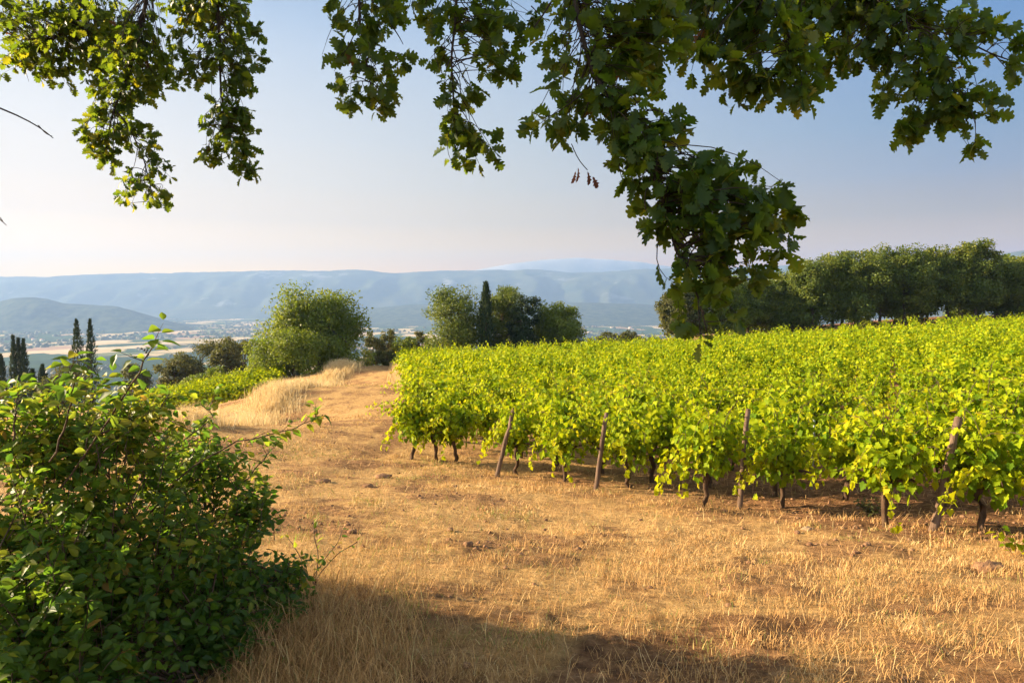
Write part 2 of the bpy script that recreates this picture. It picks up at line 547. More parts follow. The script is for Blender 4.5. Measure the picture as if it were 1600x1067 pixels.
def soil_mask(x, y):
    w = 0.9 * (vnoise(x * 0.9, y * 0.9, 5) - 0.5)
    dn = (x - P0[0]) * PN[0] + (y - P0[1]) * PN[1] + w
    de = (x - E0[0]) * ED[1] - (y - E0[1]) * ED[0] + w
    a = np.clip((dn + 0.75) / 0.6, 0, 1) * np.clip((de + 0.1) / 0.6, 0, 1)
    right = np.clip((x - 1.0) / 3.0, 0.25, 1)
    bare = np.clip((fbm(x * 1.1 + 3, y * 1.7, 91, 4) - 0.50) * 6, 0, 0.9) * np.clip((5.6 - y) / 1.0, 0, 1) * np.clip((x + 1.2) / 0.6, 0, 1)
    track = np.exp(-((x + 0.165 * y) / 1.3) ** 2) * np.clip((y - 7) / 2, 0, 1) * np.clip((fbm(x * 1.3 + 5, y * 0.55, 93, 4) - 0.50) * 8, 0, 0.85)
    worn = np.clip((fbm(x * 0.9 + 7, y * 1.2, 95, 4) - 0.56) * 9, 0, 0.75)
    fringe = np.clip((dn + 1.5) / 0.8, 0, 1) * np.clip((x - 1.5) / 2, 0, 1) * np.clip((fbm(x * 1.5, y * 2.0, 97, 3) - 0.42) * 6, 0, 0.8)
    return np.maximum.reduce([a * right, bare, track, worn, fringe])


def height(x, y):
    x, y = np.asarray(x, float), np.asarray(y, float)
    sh = x.shape
    x, y = x.ravel(), y.ravel()
    r = np.hypot(x, y)
    k = np.minimum(1, 170 / np.maximum(r, 1e-6))
    cx, cy = x * k, y * k
    z = TPS[-3] + TPS[-2] * cx + TPS[-1] * cy
    for i in range(len(CTRL)):
        q = (cx - CTRL[i, 0]) ** 2 + (cy - CTRL[i, 1]) ** 2
        z = z + TPS[i] * 0.5 * q * np.log(np.maximum(q, 1e-9))
    near = np.clip(1 - r / 60, 0, 1)
    s = soil_mask(x, y)
    z = z + near * 0.13 * (fbm(x * 1.1, y * 1.3, 3, 4) - 0.5) + near * 0.12 * np.maximum(s, 0.35) * (fbm(x * 2.9, y * 3.2, 9, 4) - 0.5) + near * 0.035 * (fbm(x * 6, y * 6, 21, 3) - 0.5)
    f = np.clip((r - 110) / (1150 - 110), 0, 1)
    f = 1 - (1 - f) ** 1.35
    far = -150 + 7 * (fbm(x / 700, y / 700, 31, 3) - 0.5)
    z = z * (1 - f) + far * f - np.where(r > 9500, (r - 9500) * 0.0, 0)
    return z.reshape(sh)


def H(x, y):
    return float(height(np.array([x]), np.array([y]))[0])


def G(px, py, d0=2.0, d1=90.0):
    """Where the ray through a photo pixel meets the ground."""
    ds = np.geomspace(d0, d1, 700)
    q = np.array([P(px, py, d) for d in ds])
    below = q[:, 2] < height(q[:, 0], q[:, 1])
    i = int(np.argmax(below)) if below.any() else len(ds) - 1
    return q[i]


ang = np.unique(np.concatenate([np.linspace(-math.radians(50), math.radians(50), 521), np.linspace(math.radians(50), math.radians(310), 70)]))[:-1]
rad = np.concatenate([[0.3], np.geomspace(0.6, 8500, 640)])
AA, RR = np.meshgrid(ang, rad)
gx, gy = RR * np.sin(AA), RR * np.cos(AA)
gz = height(gx, gy)
nr, na = AA.shape
i, j = np.meshgrid(np.arange(nr - 1), np.arange(na), indexing='ij')
j2 = (j + 1) % na
quads = np.stack([i * na + j, i * na + j2, (i + 1) * na + j2, (i + 1) * na + j], -1).reshape(-1, 4)[:, ::-1]
g = MB()
g.add(np.stack([gx, gy, gz], -1).reshape(-1, 3), np.concatenate([quads.ravel(), np.arange(na)[::-1]]), np.concatenate([np.full(len(quads), 4), [na]]))
g.m = [np.concatenate([(rad[:-1][i.ravel()] > 160).astype(int), [0]])]
gme = g.mesh('ground', [M['ground'], M['valley']], True)
sa = gme.attributes.new('soil', 'FLOAT', 'POINT')
sa.data.foreach_set('value', soil_mask(gx, gy).ravel().astype(np.float32))
ground = tag(link('ground', gme), kind='structure')

# ---------------------------------------------------------------- far hills and mountains


def ridge(name, crest, d_front, d_crest, d_back, base, mat, rough, seed, nu=420, nv=60, label=None):
    cx = np.array([c[0] for c in crest], float)
    cy = np.array([c[1] for c in crest], float)
    u = np.linspace(cx[0], cx[-1], nu)
    top = np.interp(u, cx, cy)
    ker = np.hanning(9); ker /= ker.sum()
    top = np.convolve(np.pad(top, 4, mode='edge'), ker, 'valid')
    v = np.linspace(0, 1, nv)
    vc = 0.62
    U, V = np.meshgrid(u, v)
    D = np.where(V < vc, d_front + (d_crest - d_front) * V / vc, d_crest + (d_back - d_crest) * (V - vc) / (1 - vc))
    X = (U - 800) / FPX * D
    Y = D * math.cos(PITCH)
    # crest height so that it stands at the traced angle
    zc = ((533.5 - top) / FPX * math.cos(PITCH) - math.sin(PITCH)) * d_crest
    prof = np.where(V < vc, (V / vc) ** 1.15, 1 - ((V - vc) / (1 - vc)) ** 1.6)
    prof = np.sin(np.clip(prof, 0, 1) * math.pi / 2) ** 1.25
    Z = base + (zc[None] - base) * prof
    amp = rough * np.clip(4 * prof * (1 - prof * 0.96), 0, 1)
    L = d_crest / 12.0
    rid = 1 - np.abs(2 * fbm(X / L * 1.6, Y / L * 0.7, seed, 5) - 1)
    Z = Z + amp * (rid - 0.75) + amp * 0.25 * (fbm(X / L * 9, Y / L * 9, seed + 3, 3) - 0.5)
    mb = MB()
    ii, jj = np.meshgrid(np.arange(nv - 1), np.arange(nu - 1), indexing='ij')
    q = np.stack([ii * nu + jj, ii * nu + jj + 1, (ii + 1) * nu + jj + 1, (ii + 1) * nu + jj], -1).reshape(-1, 4)
    mb.add(np.stack([X, Y, Z], -1).reshape(-1, 3), q.ravel(), np.full(len(q), 4))
    return tag(mb.build(name, mat, None, True), label, None, None, 'structure')


ridge('mountain_range', [(-420, 436), (0, 432), (80, 433), (170, 429), (250, 427), (340, 426), (400, 424), (480, 423), (500, 425), (560, 422), (612, 428), (640, 427), (672, 424),
                         (800, 422), (850, 422), (900, 427), (945, 426), (1000, 421), (1040, 421), (1110, 419), (1190, 417), (1240, 414), (1300, 415), (1450, 420), (1700, 420), (2050, 425)],
      5600, 7300, 8300, -165, M['mountain'], 140, 11)
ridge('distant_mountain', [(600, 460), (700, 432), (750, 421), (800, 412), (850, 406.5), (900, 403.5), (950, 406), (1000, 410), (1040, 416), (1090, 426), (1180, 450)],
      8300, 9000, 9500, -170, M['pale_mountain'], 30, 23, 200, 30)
ridge('side_hill', [(1380, 480), (1450, 446), (1500, 418), (1540, 403), (1570, 396), (1610, 391), (1680, 388), (1780, 396), (1950, 420), (2150, 470)],
      2900, 4000, 4900, -165, M['mountain'], 60, 37, 200, 40)
ridge('wooded_knoll', [(-260, 482), (-120, 476), (0, 472), (22, 466.5), (50, 464.5), (75, 467), (100, 474), (140, 476.5), (185, 479), (215, 487), (240, 495), (270, 504), (300, 512), (330, 519)],
      3300, 3750, 4400, -158, M['hill'], 34, 41, 260, 36)
ridge('valley_rise', [(440, 506), (500, 499), (552, 486), (600, 479.5), (650, 475.5), (690, 476), (760, 478), (830, 476), (880, 472.5), (945, 473.5), (1000, 475), (1045, 480), (1120, 489), (1200, 499), (1280, 506)],
      3900, 5000, 5900, -158, M['hill'], 20, 43, 260, 36)

# ---------------------------------------------------------------- leaf templates


def half_leaf(pts, fold=0.18, curl=0.25):
    pts = np.array(pts, float)
    n = len(pts)
    right = np.c_[pts, fold * np.abs(pts[:, 0]) - curl * pts[:, 1] ** 2]
    inner = pts[1:-1]
    left = np.c_[-inner[:, 0], inner[:, 1], fold * np.abs(inner[:, 0]) - curl * inner[:, 1] ** 2]
    mid = np.array([[0, 0.5, -curl * 0.25]])
    v = np.vstack([right, left, mid])
    mi = len(v) - 1
    fr = list(range(n)) + [mi]
    fl = [0, mi, n - 1] + [n + k for k in range(n - 3, -1, -1)]
    return v, [fr, fl]


OAK = half_leaf([(0, 0), (0.02, 0.10), (0.12, 0.15), (0.18, 0.22), (0.08, 0.29), (0.23, 0.34), (0.31, 0.45), (0.14, 0.50), (0.31, 0.58), (0.38, 0.70), (0.19, 0.73),
                 (0.31, 0.83), (0.26, 0.91), (0.13, 0.89), (0.10, 0.98), (0, 1.0)], 0.25, 0.28)
OAK_LOW = half_leaf([(0, 0), (0.13, 0.2), (0.07, 0.3), (0.28, 0.45), (0.12, 0.5), (0.33, 0.7), (0.17, 0.74), (0.2, 0.9), (0, 1.0)], 0.2, 0.25)
VINE = half_leaf([(0, 0.03), (0.10, -0.10), (0.28, -0.13), (0.40, 0.02), (0.34, 0.12), (0.50, 0.20), (0.55, 0.38), (0.37, 0.42), (0.36, 0.60), (0.21, 0.68), (0.14, 0.86), (0, 1.0)], 0.25, 0.22)
VINE_LOW = half_leaf([(0, 0), (0.3, -0.08), (0.5, 0.3), (0.28, 0.62), (0, 1.0)], 0.25, 0.2)
OVATE = half_leaf([(0, 0), (0.03, 0.06), (0.20, 0.18), (0.30, 0.40), (0.24, 0.64), (0.10, 0.87), (0, 1.0)], 0.3, 0.28)
CARD = (np.array([[0, 0, 0], [0.36, 0.45, 0.08], [0, 1, -0.12], [-0.36, 0.45, 0.08]]), [[0, 1, 2, 3]])
NEEDLE = (np.array([[0, 0, 0], [0.16, 0.4, 0.03], [0, 1, 0], [-0.16, 0.4, 0.03]]), [[0, 1, 2, 3]])


def rand_dir(n):
    return unit(RNG.normal(size=(n, 3)))


# ---------------------------------------------------------------- trees


def broadleaf_meshes(h, w, leaf, n_clump, per, card=0.24, crown_from=0.28, lobes=7, trunk_r=0.16, oval=1.0, fuzz=1.0):
    """Trunk and crown meshes of one tree, its base at the origin."""
    tr, cr = MB(), MB()
    cz, ch = h * (1 + crown_from) / 2, h * (1 - crown_from) / 2
    lob = [(np.array([0, 0, cz]), np.array([w * 0.33, w * 0.33, ch * 0.95]))]
    for k in range(lobes):
        a = RNG.uniform(0, 2 * math.pi)
        zr = RNG.uniform(-0.65, 0.7)
        q = RNG.uniform(0.20, 0.34) * w * math.sqrt(1 - (max(zr, 0) * 1.2) ** 2)
        z = cz + ch * zr
        s = RNG.uniform(0.12, 0.26) * w
        lob.append((np.array([math.cos(a) * q, math.sin(a) * q, z]), np.array([s, s, s * RNG.uniform(0.8, 1.2) * oval])))
    wt = np.array([np.prod(l[1]) ** (2 / 3) for l in lob])
    idx = RNG.choice(len(lob), n_clump, p=wt / wt.sum())
    cen = np.array([lob[k][0] for k in idx])
    siz = np.array([lob[k][1] for k in idx])
    d = rand_dir(n_clump)
    rr = RNG.uniform(0.45, 1.0, n_clump) ** 0.5
    cpos = cen + d * siz * rr[:, None]
    cpos[:, 2] = np.maximum(cpos[:, 2], h * crown_from * 0.6)
    cpos[:, 2] *= 0.93 * h / max(cpos[:, 2].max(), 0.1)
    # trunk and limbs
    bend = RNG.normal(0, 0.04, 2) * h
    tz = np.linspace(-0.3, h * 0.72, 9)
    tp = np.c_[bend[0] * (tz / h) ** 2 + 0.03 * np.sin(tz), bend[1] * (tz / h) ** 2, tz]
    tr.tube(tp, trunk_r * np.linspace(1.15, 0.25, 9), 7)
    for k in RNG.choice(n_clump, min(n_clump, 16), replace=False):
        b = tp[RNG.integers(3, 8)]
        e = cpos[k]
        m = (b + e) / 2 + np.array([0, 0, 0.05 * h])
        s = np.linspace(0, 1, 6)[:, None]
        tr.tube((1 - s) ** 2 * b + 2 * s * (1 - s) * m + s * s * e, trunk_r * np.linspace(0.4, 0.08, 6), 5)
    per = int(per * 1.7)
    card = card * 0.76
    n = n_clump * per
    ci = np.repeat(np.arange(n_clump), per)
    crad = RNG.uniform(0.045, 0.085, n_clump) * w * fuzz
    off = np.clip(RNG.normal(size=(n, 3)), -1.5, 1.5) * np.array([1, 1, 0.75]) * (crad[ci])[:, None]
    pos = cpos[ci] + off
    pos[:, 2] *= h / np.percentile(pos[:, 2], 99.7)
    out = unit(cpos[ci] - np.array([0, 0, cz]) + off * 1.2)
    nrm = unit(out * 0.7 + np.array([0, 0, 0.45]) + RNG.normal(size=(n, 3)) * 0.55)
    drc = unit(rand_dir(n) + out * 0.5)
    cv = RNG.random(n_clump)
    var = np.clip(0.55 * cv[ci] + 0.45 * RNG.random(n), 0, 1)
    cr.leaves(CARD, pos, drc, nrm, card * RNG.uniform(0.65, 1.35, n), var)
    return tr.mesh('trunk', M['bark'], True), cr.mesh('crown', leaf)


def cypress_meshes(h, w, n=2600, card=0.3, base=0.05, point=0.75):
    tr, cr = MB(), MB()
    tr.tube(np.c_[np.zeros(5), np.zeros(5), np.linspace(-0.3, h * 0.85, 5)], np.linspace(0.13, 0.03, 5), 6)
    z = RNG.random(n) ** 0.85
    prof = np.minimum(1, (z / 0.12) ** 0.5) * np.where(z > 0.35, np.clip((1 - z) / 0.65, 0, 1) ** point, 1)
    a = RNG.uniform(0, 2 * math.pi, n)
    wob = 1 + 0.22 * np.sin(a * 3 + z * 9) + 0.15 * np.sin(a * 5 - z * 23)
    r = w / 2 * prof * wob * RNG.uniform(0.55, 1.05, n)
    pos = np.c_[np.cos(a) * r, np.sin(a) * r, h * (base + z * (0.97 - base))]
    out = np.c_[np.cos(a), np.sin(a), np.zeros(n)]
    cr.leaves(NEEDLE, pos, unit(out * 0.35 + np.array([0, 0, 1.0]) + 0.25 * RNG.normal(size=(n, 3))), unit(out + 0.45 * RNG.normal(size=(n, 3))), card * RNG.uniform(0.6, 1.4, n),
              np.clip(0.5 * RNG.random(n) + 0.5 * vnoise(a * 2, z * 14, 3), 0, 1))
    return tr.mesh('trunk', M['bark'], True), cr.mesh('crown', M['cypress_leaf'])


def plant_tree(name, label, cat, px, top, d, meshes, h_mesh, group=None, rz=0.0, wide=1.0, base_drop=0.0):
    """Stand a tree on the ground at depth d in the direction of px, as tall as it shows in the photo."""
    q = P(px, top, d)
    zb = H(q[0], q[1]) - base_drop
    s = (q[2] - zb) / h_mesh
    o = thing(name, label, cat, (q[0], q[1], zb), rz, group)
    o.scale = (s * wide, s * wide, s)
    link('trunk', meshes[0], o)
    link('crown', meshes[1], o)
    return o


def tree_size(px, top, d):
    q = P(px, top, d)
    return q[2] - H(q[0], q[1])


# big round tree at the end of the path
h0 = tree_size(490, 446, 58)
plant_tree('broadleaf_tree', 'tallest round green tree standing left of the dirt path end', 'tree', 497, 453, 58,
           broadleaf_meshes(h0, 9.6, M['bright_leaf'], 340, 80, 0.28, 0.02, 14, 0.28), h0)
h0 = tree_size(440, 517, 52)
plant_tree('bushy_tree', 'low pale green bushy tree in front of the big round tree', 'tree', 457, 515, 53,
           broadleaf_meshes(h0, 5.6, M['bright_leaf'], 110, 70, 0.2, 0.02, 6, 0.12), h0)
h0 = tree_size(412, 535, 56)
plant_tree('bushy_tree', 'small green tree on the left shoulder of the big round tree', 'tree', 412, 532, 55,
           broadleaf_meshes(h0, 3.4, M['bright_leaf'], 70, 70, 0.2, 0.02, 5, 0.1), h0)
# left group
for px, top, d, w, lab in [(312, 531, 78, 6.2, 'widest dark olive tree in the clump left of the big round tree'),
                           (357, 529, 76, 4.6, 'tall olive tree in the middle of the clump left of the round tree'),
                           (380, 534, 80, 3.2, 'narrow olive tree at the clump end nearest the big round tree'),
                           (272, 560, 74, 4.4, 'low olive tree at the outer end of the left clump'),
                           (105, 568, 82, 5.2, 'yellowish olive tree at the foot of the cypress pair'),
                           (215, 570, 86, 4.2, 'yellowish olive tree behind the arching shrub branch')]:
    h0 = tree_size(px, top, d)
    plant_tree('olive_tree', lab, 'tree', px, top, d, broadleaf_meshes(h0, w, M['olive_leaf'], 80, 60, 0.26, 0.05, 6, 0.14), h0, 'olive green trees below the path')
for px, top, d, w, lab in [(335, 575, 66, 3.6, 'small bright bush under the left tree clump'), (300, 588, 68, 3.0, 'low dark green bush beside the lower vine strip'), (372, 580, 66, 2.6, 'rounded bush between tree clump and tall dry grass')]:
    h0 = tree_size(px, top, d)
    plant_tree('bush', lab, 'bush', px, top, d, broadleaf_meshes(h0, w, M['bright_leaf'], 40, 50, 0.22, 0.0, 4, 0.06), h0, 'bushes under the left trees')
# small trees right of the big one
for px, top, d, w, mt, lab in [(582, 520, 72, 2.8, 'olive_leaf', 'small brownish tree just right of the big round tree'),
                               (606, 516, 74, 3.0, 'olive_leaf', 'small pointed olive tree second from the big round tree'),
                               (630, 527, 72, 3.2, 'bright_leaf', 'small bright green tree in the low group behind the vines'),
                               (655, 519, 76, 3.2, 'olive_leaf', 'small olive tree touching the left side of the copse'),
                               (676, 528, 74, 2.4, 'tree_leaf', 'small dark tree at the foot of the copse')]:
    h0 = tree_size(px, top, d)
    plant_tree('small_tree', lab, 'tree', px, top, d, broadleaf_meshes(h0, w, M[mt], 50, 60, 0.22, 0.05, 5, 0.09), h0, 'small trees between round tree and copse')
for px, top, d, w, lab in [(604, 549, 60, 2.2, 'yellow green bush at the far corner of the vineyard'), (560, 560, 64, 2.8, 'low grey green bush across the far path end')]:
    h0 = tree_size(px, top, d)
    plant_tree('bush', lab, 'bush', px, top, d, broadleaf_meshes(h0, w, M['olive_leaf'], 30, 50, 0.2, 0.0, 4, 0.05), h0, 'bushes at the path end')
# copse
for px, top, d, w, mt, lab in [(716, 450, 70, 6.2, 'tree_leaf', 'leafy tree with a sunlit left side in the middle copse'),
                               (783, 450, 73, 4.8, 'tree_leaf', 'leafy tree behind the cypress in the middle copse'),
                               (872, 474, 72, 5.2, 'bright_leaf', 'open crowned tree at the right end of the middle copse')]:
    h0 = tree_size(px, top, d)
    plant_tree('leafy_tree', lab, 'tree', px, top, d, broadleaf_meshes(h0, w * 1.2, M[mt], 190, 60, 0.26, 0.04, 16, 0.17), h0, 'trees of the middle copse')
h0 = tree_size(759, 440, 68)
plant_tree('cypress_tree', 'tall dark cypress rising from the middle copse', 'tree', 759, 440, 68, cypress_meshes(h0, 1.6, 2400, 0.34, 0.05, 0.6), h0)
h0 = tree_size(815, 465, 70)
plant_tree('dark_conifer', 'very dark conifer between cypress and right end of the copse', 'tree', 815, 464, 70,
           broadleaf_meshes(h0, 3.6, M['cypress_leaf'], 140, 60, 0.24, 0.0, 9, 0.14, 1.4), h0)
# low scrub along the horizon between copse and tree line
for k, (px, top) in enumerate([(922, 529), (938, 526), (950, 519), (965, 522), (974, 516), (990, 519), (1004, 528), (1018, 526), (1034, 529)]):
    d = 84 + 3 * (k % 3)
    h0 = max(1.6, tree_size(px, top, d))
    plant_tree('scrub_bush', 'brownish scrub bush on the skyline between copse and tree line', 'bush', px, top, d,
               broadleaf_meshes(h0, 2.3 + 0.5 * (k % 2), M['olive_leaf'], 26, 40, 0.24, 0.0, 4, 0.05, 1.5), h0, 'scrub bushes on the skyline')
# cypresses at the left
for px, top, d, w, lab in [(119, 497, 90, 2.3, 'broader left cypress of the tall pair behind the shrub'), (140, 497, 91, 1.7, 'slimmer right cypress of the tall pair behind the shrub'),
                           (20, 522, 90, 1.35, 'left stem of the three cypresses near the picture edge'), (28, 526, 91, 1.3, 'middle stem of the three cypresses near the picture edge'), (36, 528, 90, 1.4, 'right stem of the three cypresses near the picture edge'),
                           (1, 553, 88, 1.5, 'cypress cut by the left picture edge'), (66, 570, 88, 1.8, 'small dark cypress between the cypress trio and pair'),
                           (51, 577, 89, 1.1, 'smallest thin cypress right of the cypress trio'), (91, 581, 87, 0.7, 'tiny cypress at the foot of the cypress pair')]:
    h0 = tree_size(px, top, d)
    plant_tree('cypress_tree', lab, 'tree', px, top, d, cypress_meshes(h0, w, 1900, 0.36, 0.02, 0.8), h0, 'cypresses below the shrub')
# tree line on the right
LINE = [(1062, 452, 70, 4.4, 'olive_leaf', 'pale tree at the left end of the tree line, behind hanging leaves'),
        (1096, 441, 71, 4.6, 'bright_leaf', 'second tree from the left end of the right tree line'),
        (1132, 429, 72, 5.4, 'bright_leaf', 'sunlit pale green tree above the drooping oak leaf tip'),
        (1170, 433, 74, 5.0, 'tree_leaf', 'fourth tree from the left end of the right tree line'),
        (1208, 438, 75, 4.6, 'tree_leaf', 'lower tree right of the hanging oak spray'),
        (1240, 426, 74, 5.2, 'tree_leaf', 'first tree right of the gap with the blue hill'),
        (1272, 409, 73, 5.6, 'tree_leaf', 'tree on the rising left shoulder of the tall wood'),
        (1304, 399, 74, 5.4, 'tree_leaf', 'tree between shoulder and rounded middle of the tall wood'),
        (1340, 393, 73, 6.0, 'tree_leaf', 'broad rounded tree in the middle of the tall wood'),
        (1378, 388, 75, 5.6, 'tree_leaf', 'tree right of the broad rounded one in the tall wood'),
        (1416, 387, 73, 5.6, 'tree_leaf', 'tree in the wood just left of the small skyline notch'),
        (1452, 391, 76, 4.6, 'tree_leaf', 'tree in the wood just right of the small skyline notch'),
        (1484, 388, 74, 5.2, 'tree_leaf', 'tree left of the highest crown in the wood'),
        (1528, 378, 73, 5.4, 'tree_leaf', 'highest open crowned tree in the right wood'),
        (1560, 408, 75, 4.8, 'tree_leaf', 'lower tree in front of the blue hill at far right'),
        (1594, 401, 74, 5.2, 'tree_leaf', 'tree cut by the right picture edge')]
for k, (px, top, d, w, mt, lab) in enumerate(LINE):
    h0 = tree_size(px, top, d)
    plant_tree('line_tree', lab, 'tree', px, top, d, broadleaf_meshes(h0, w * 1.15, M[mt], 210, 60, 0.27, 0.14, 11, 0.17, 1.3, 0.85), h0, 'trees in the line beyond the vineyard')
for k, px in enumerate(range(1150, 1680, 42)):
    top = float(np.interp(px, [1150, 1240, 1340, 1530, 1680], [446, 432, 404, 398, 408]))
    h0 = tree_size(px, top, 84)
    plant_tree('line_tree', 'shaded tree in the second line, seen only between the front trunks of the wood', 'tree', px, top, 84 + 2 * (k % 2), broadleaf_meshes(h0, 6.0, M['tree_leaf'], 120, 55, 0.32, 0.02, 8, 0.17, 1.2), h0, 'shaded trees behind the right wood')
for k, (px, top, lab) in enumerate([(1120, 492, 'bush under the sunlit pale tree'), (1180, 488, 'bush at the foot of the tree line below the hanging leaves'), (1245, 482, 'bush between trunks at the wood\'s left shoulder'),
                                    (1345, 474, 'yellow green bush between trunks mid wood'), (1420, 478, 'dark bush between trunks right of mid wood'), (1500, 470, 'bush at the foot of the highest tree'), (1575, 468, 'bush near the right picture edge below the wood')]):
    h0 = max(1.4, tree_size(px, top, 79))
    plant_tree('bush', lab, 'bush', px, top, 79, broadleaf_meshes(h0, 3.6, M['bright_leaf' if k % 2 else 'tree_leaf'], 36, 45, 0.26, 0.0, 4, 0.06), h0, 'undergrowth bushes below the tree line')

# woods and houses far down in the valley
vw = MB()
n = 15000
dd = np.exp(RNG.uniform(math.log(1150), math.log(6800), n))
aa = RNG.uniform(-0.72, 0.72, n)
x, y = dd * np.tan(aa), dd
keep = (vnoise(x / 260, y / 420, 51) * 0.6 + vnoise(x / 90, y / 130, 52) * 0.4 > 0.52)
x, y = x[keep], y[keep]
z = height(x, y)
ico_v, ico_f = [], []
for lat, cnt in ((-0.2, 6), (0.45, 6)):
    for k in range(cnt):
        a = (k + (0.5 if lat > 0 else 0)) / cnt * 2 * math.pi
        ico_v.append((math.cos(a) * math.cos(lat), math.sin(a) * math.cos(lat), math.sin(lat) + 0.2))
ico_v.append((0, 0, 1.25))
for k in range(6):
    ico_f += [[k, (k + 1) % 6, 6 + k], [(k + 1) % 6, 6 + (k + 1) % 6, 6 + k], [6 + k, 6 + (k + 1) % 6, 12]]
BLOB = (np.array(ico_v)[:, [0, 2, 1]] * np.array([1, 1, -1]), ico_f)
m = len(x)
sz = RNG.uniform(4, 11, m)
az = RNG.uniform(0, 6.3, m)
vw.leaves(BLOB, np.c_[x, y, z - 1], np.tile([0, 0, 1.0], (m, 1)), np.c_[np.cos(az), np.sin(az), np.zeros(m)], sz)
tag(vw.build('valley_woods', M['olive_leaf']), 'dark woods and hedges scattered over the hazy valley floor', 'woods', None, 'stuff')


def house_meshes():
    wl, rf, wi = MB(), MB(), MB()
    L, W, Hh = 9.0, 5.5, 6.0
    v = np.array([(-L, -W, -1), (L, -W, -1), (L, W, -1), (-L, W, -1), (-L, -W, Hh), (L, -W, Hh), (L, W, Hh), (-L, W, Hh), (-L, 0, Hh + 2.4), (L, 0, Hh + 2.4)])
    wl.add(v, [0, 1, 5, 4, 1, 2, 6, 9, 5, 2, 3, 7, 6, 3, 0, 4, 8, 7], [4, 5, 4, 5])
    for s in (-1, 1):
        a = np.array([(-L - .5, s * (W + .6), Hh - .2), (L + .5, s * (W + .6), Hh - .2), (L + .5, 0, Hh + 2.5), (-L - .5, 0, Hh + 2.5)])
        b = a + np.array([0, 0, 0.3])
        rf.add(np.vstack([a, b]), [0, 1, 2, 3, 4, 7, 6, 5, 0, 4, 5, 1, 1, 5, 6, 2, 2, 6, 7, 3, 3, 7, 4, 0], [4] * 6)
    wi.add(np.array([(-.6, -W - .03, 0), (.6, -W - .03, 0), (.6, -W - .03, 1.4), (-.6, -W - .03, 1.4)]), [0, 1, 2, 3], [4])
    return wl.mesh('wall', M['plaster']), rf.mesh('roof', M['roof_tile']), wi.mesh('windows', M['window_dark'])


hw, hr, hwin = house_meshes()
for px, py, sc, rz, lab in [(985, 513.5, 1.0, 0.2, 'pale farmhouse in the valley right of the copse, nearest the tan field'), (1004, 495, 1.3, -0.2, 'pale long farmhouse highest in the valley right of the copse'),
                            (956, 513, 0.8, 0.5, 'small pale house in the valley just above the scrub bushes'), (1028, 504, 1.0, 0.1, 'pale farmhouse beside the tan field near the tree line'),
                            (928, 512, 1.1, -0.4, 'pale house beside the bright tan field right of the copse'), (53, 531, 0.8, 0.1, 'white farmhouse in the valley between the cypress groups'), (66, 532, 0.8, -0.3, 'white barn right beside the white farmhouse in the valley'),
                            (3, 499, 1.3, 0.2, 'white house at the left picture edge below the knoll')]:
    d = 150.0 / ((py - 470) / FPX)
    q = P(px, py, d)
    o = thing('farmhouse', lab, 'house', (q[0], q[1], H(q[0], q[1])), rz, 'farmhouses in the valley')
    o.scale = (sc, sc, sc)
    link('wall', hw, o)
    link('roof', hr, o)
    for wx, wz in ((-6, 3.9), (-2, 3.9), (2, 3.9), (6, 3.9), (-6, 1.2), (2, 1.2)):
        link('window', hwin, o).location = (wx, 0, wz)

# ---------------------------------------------------------------- vineyard


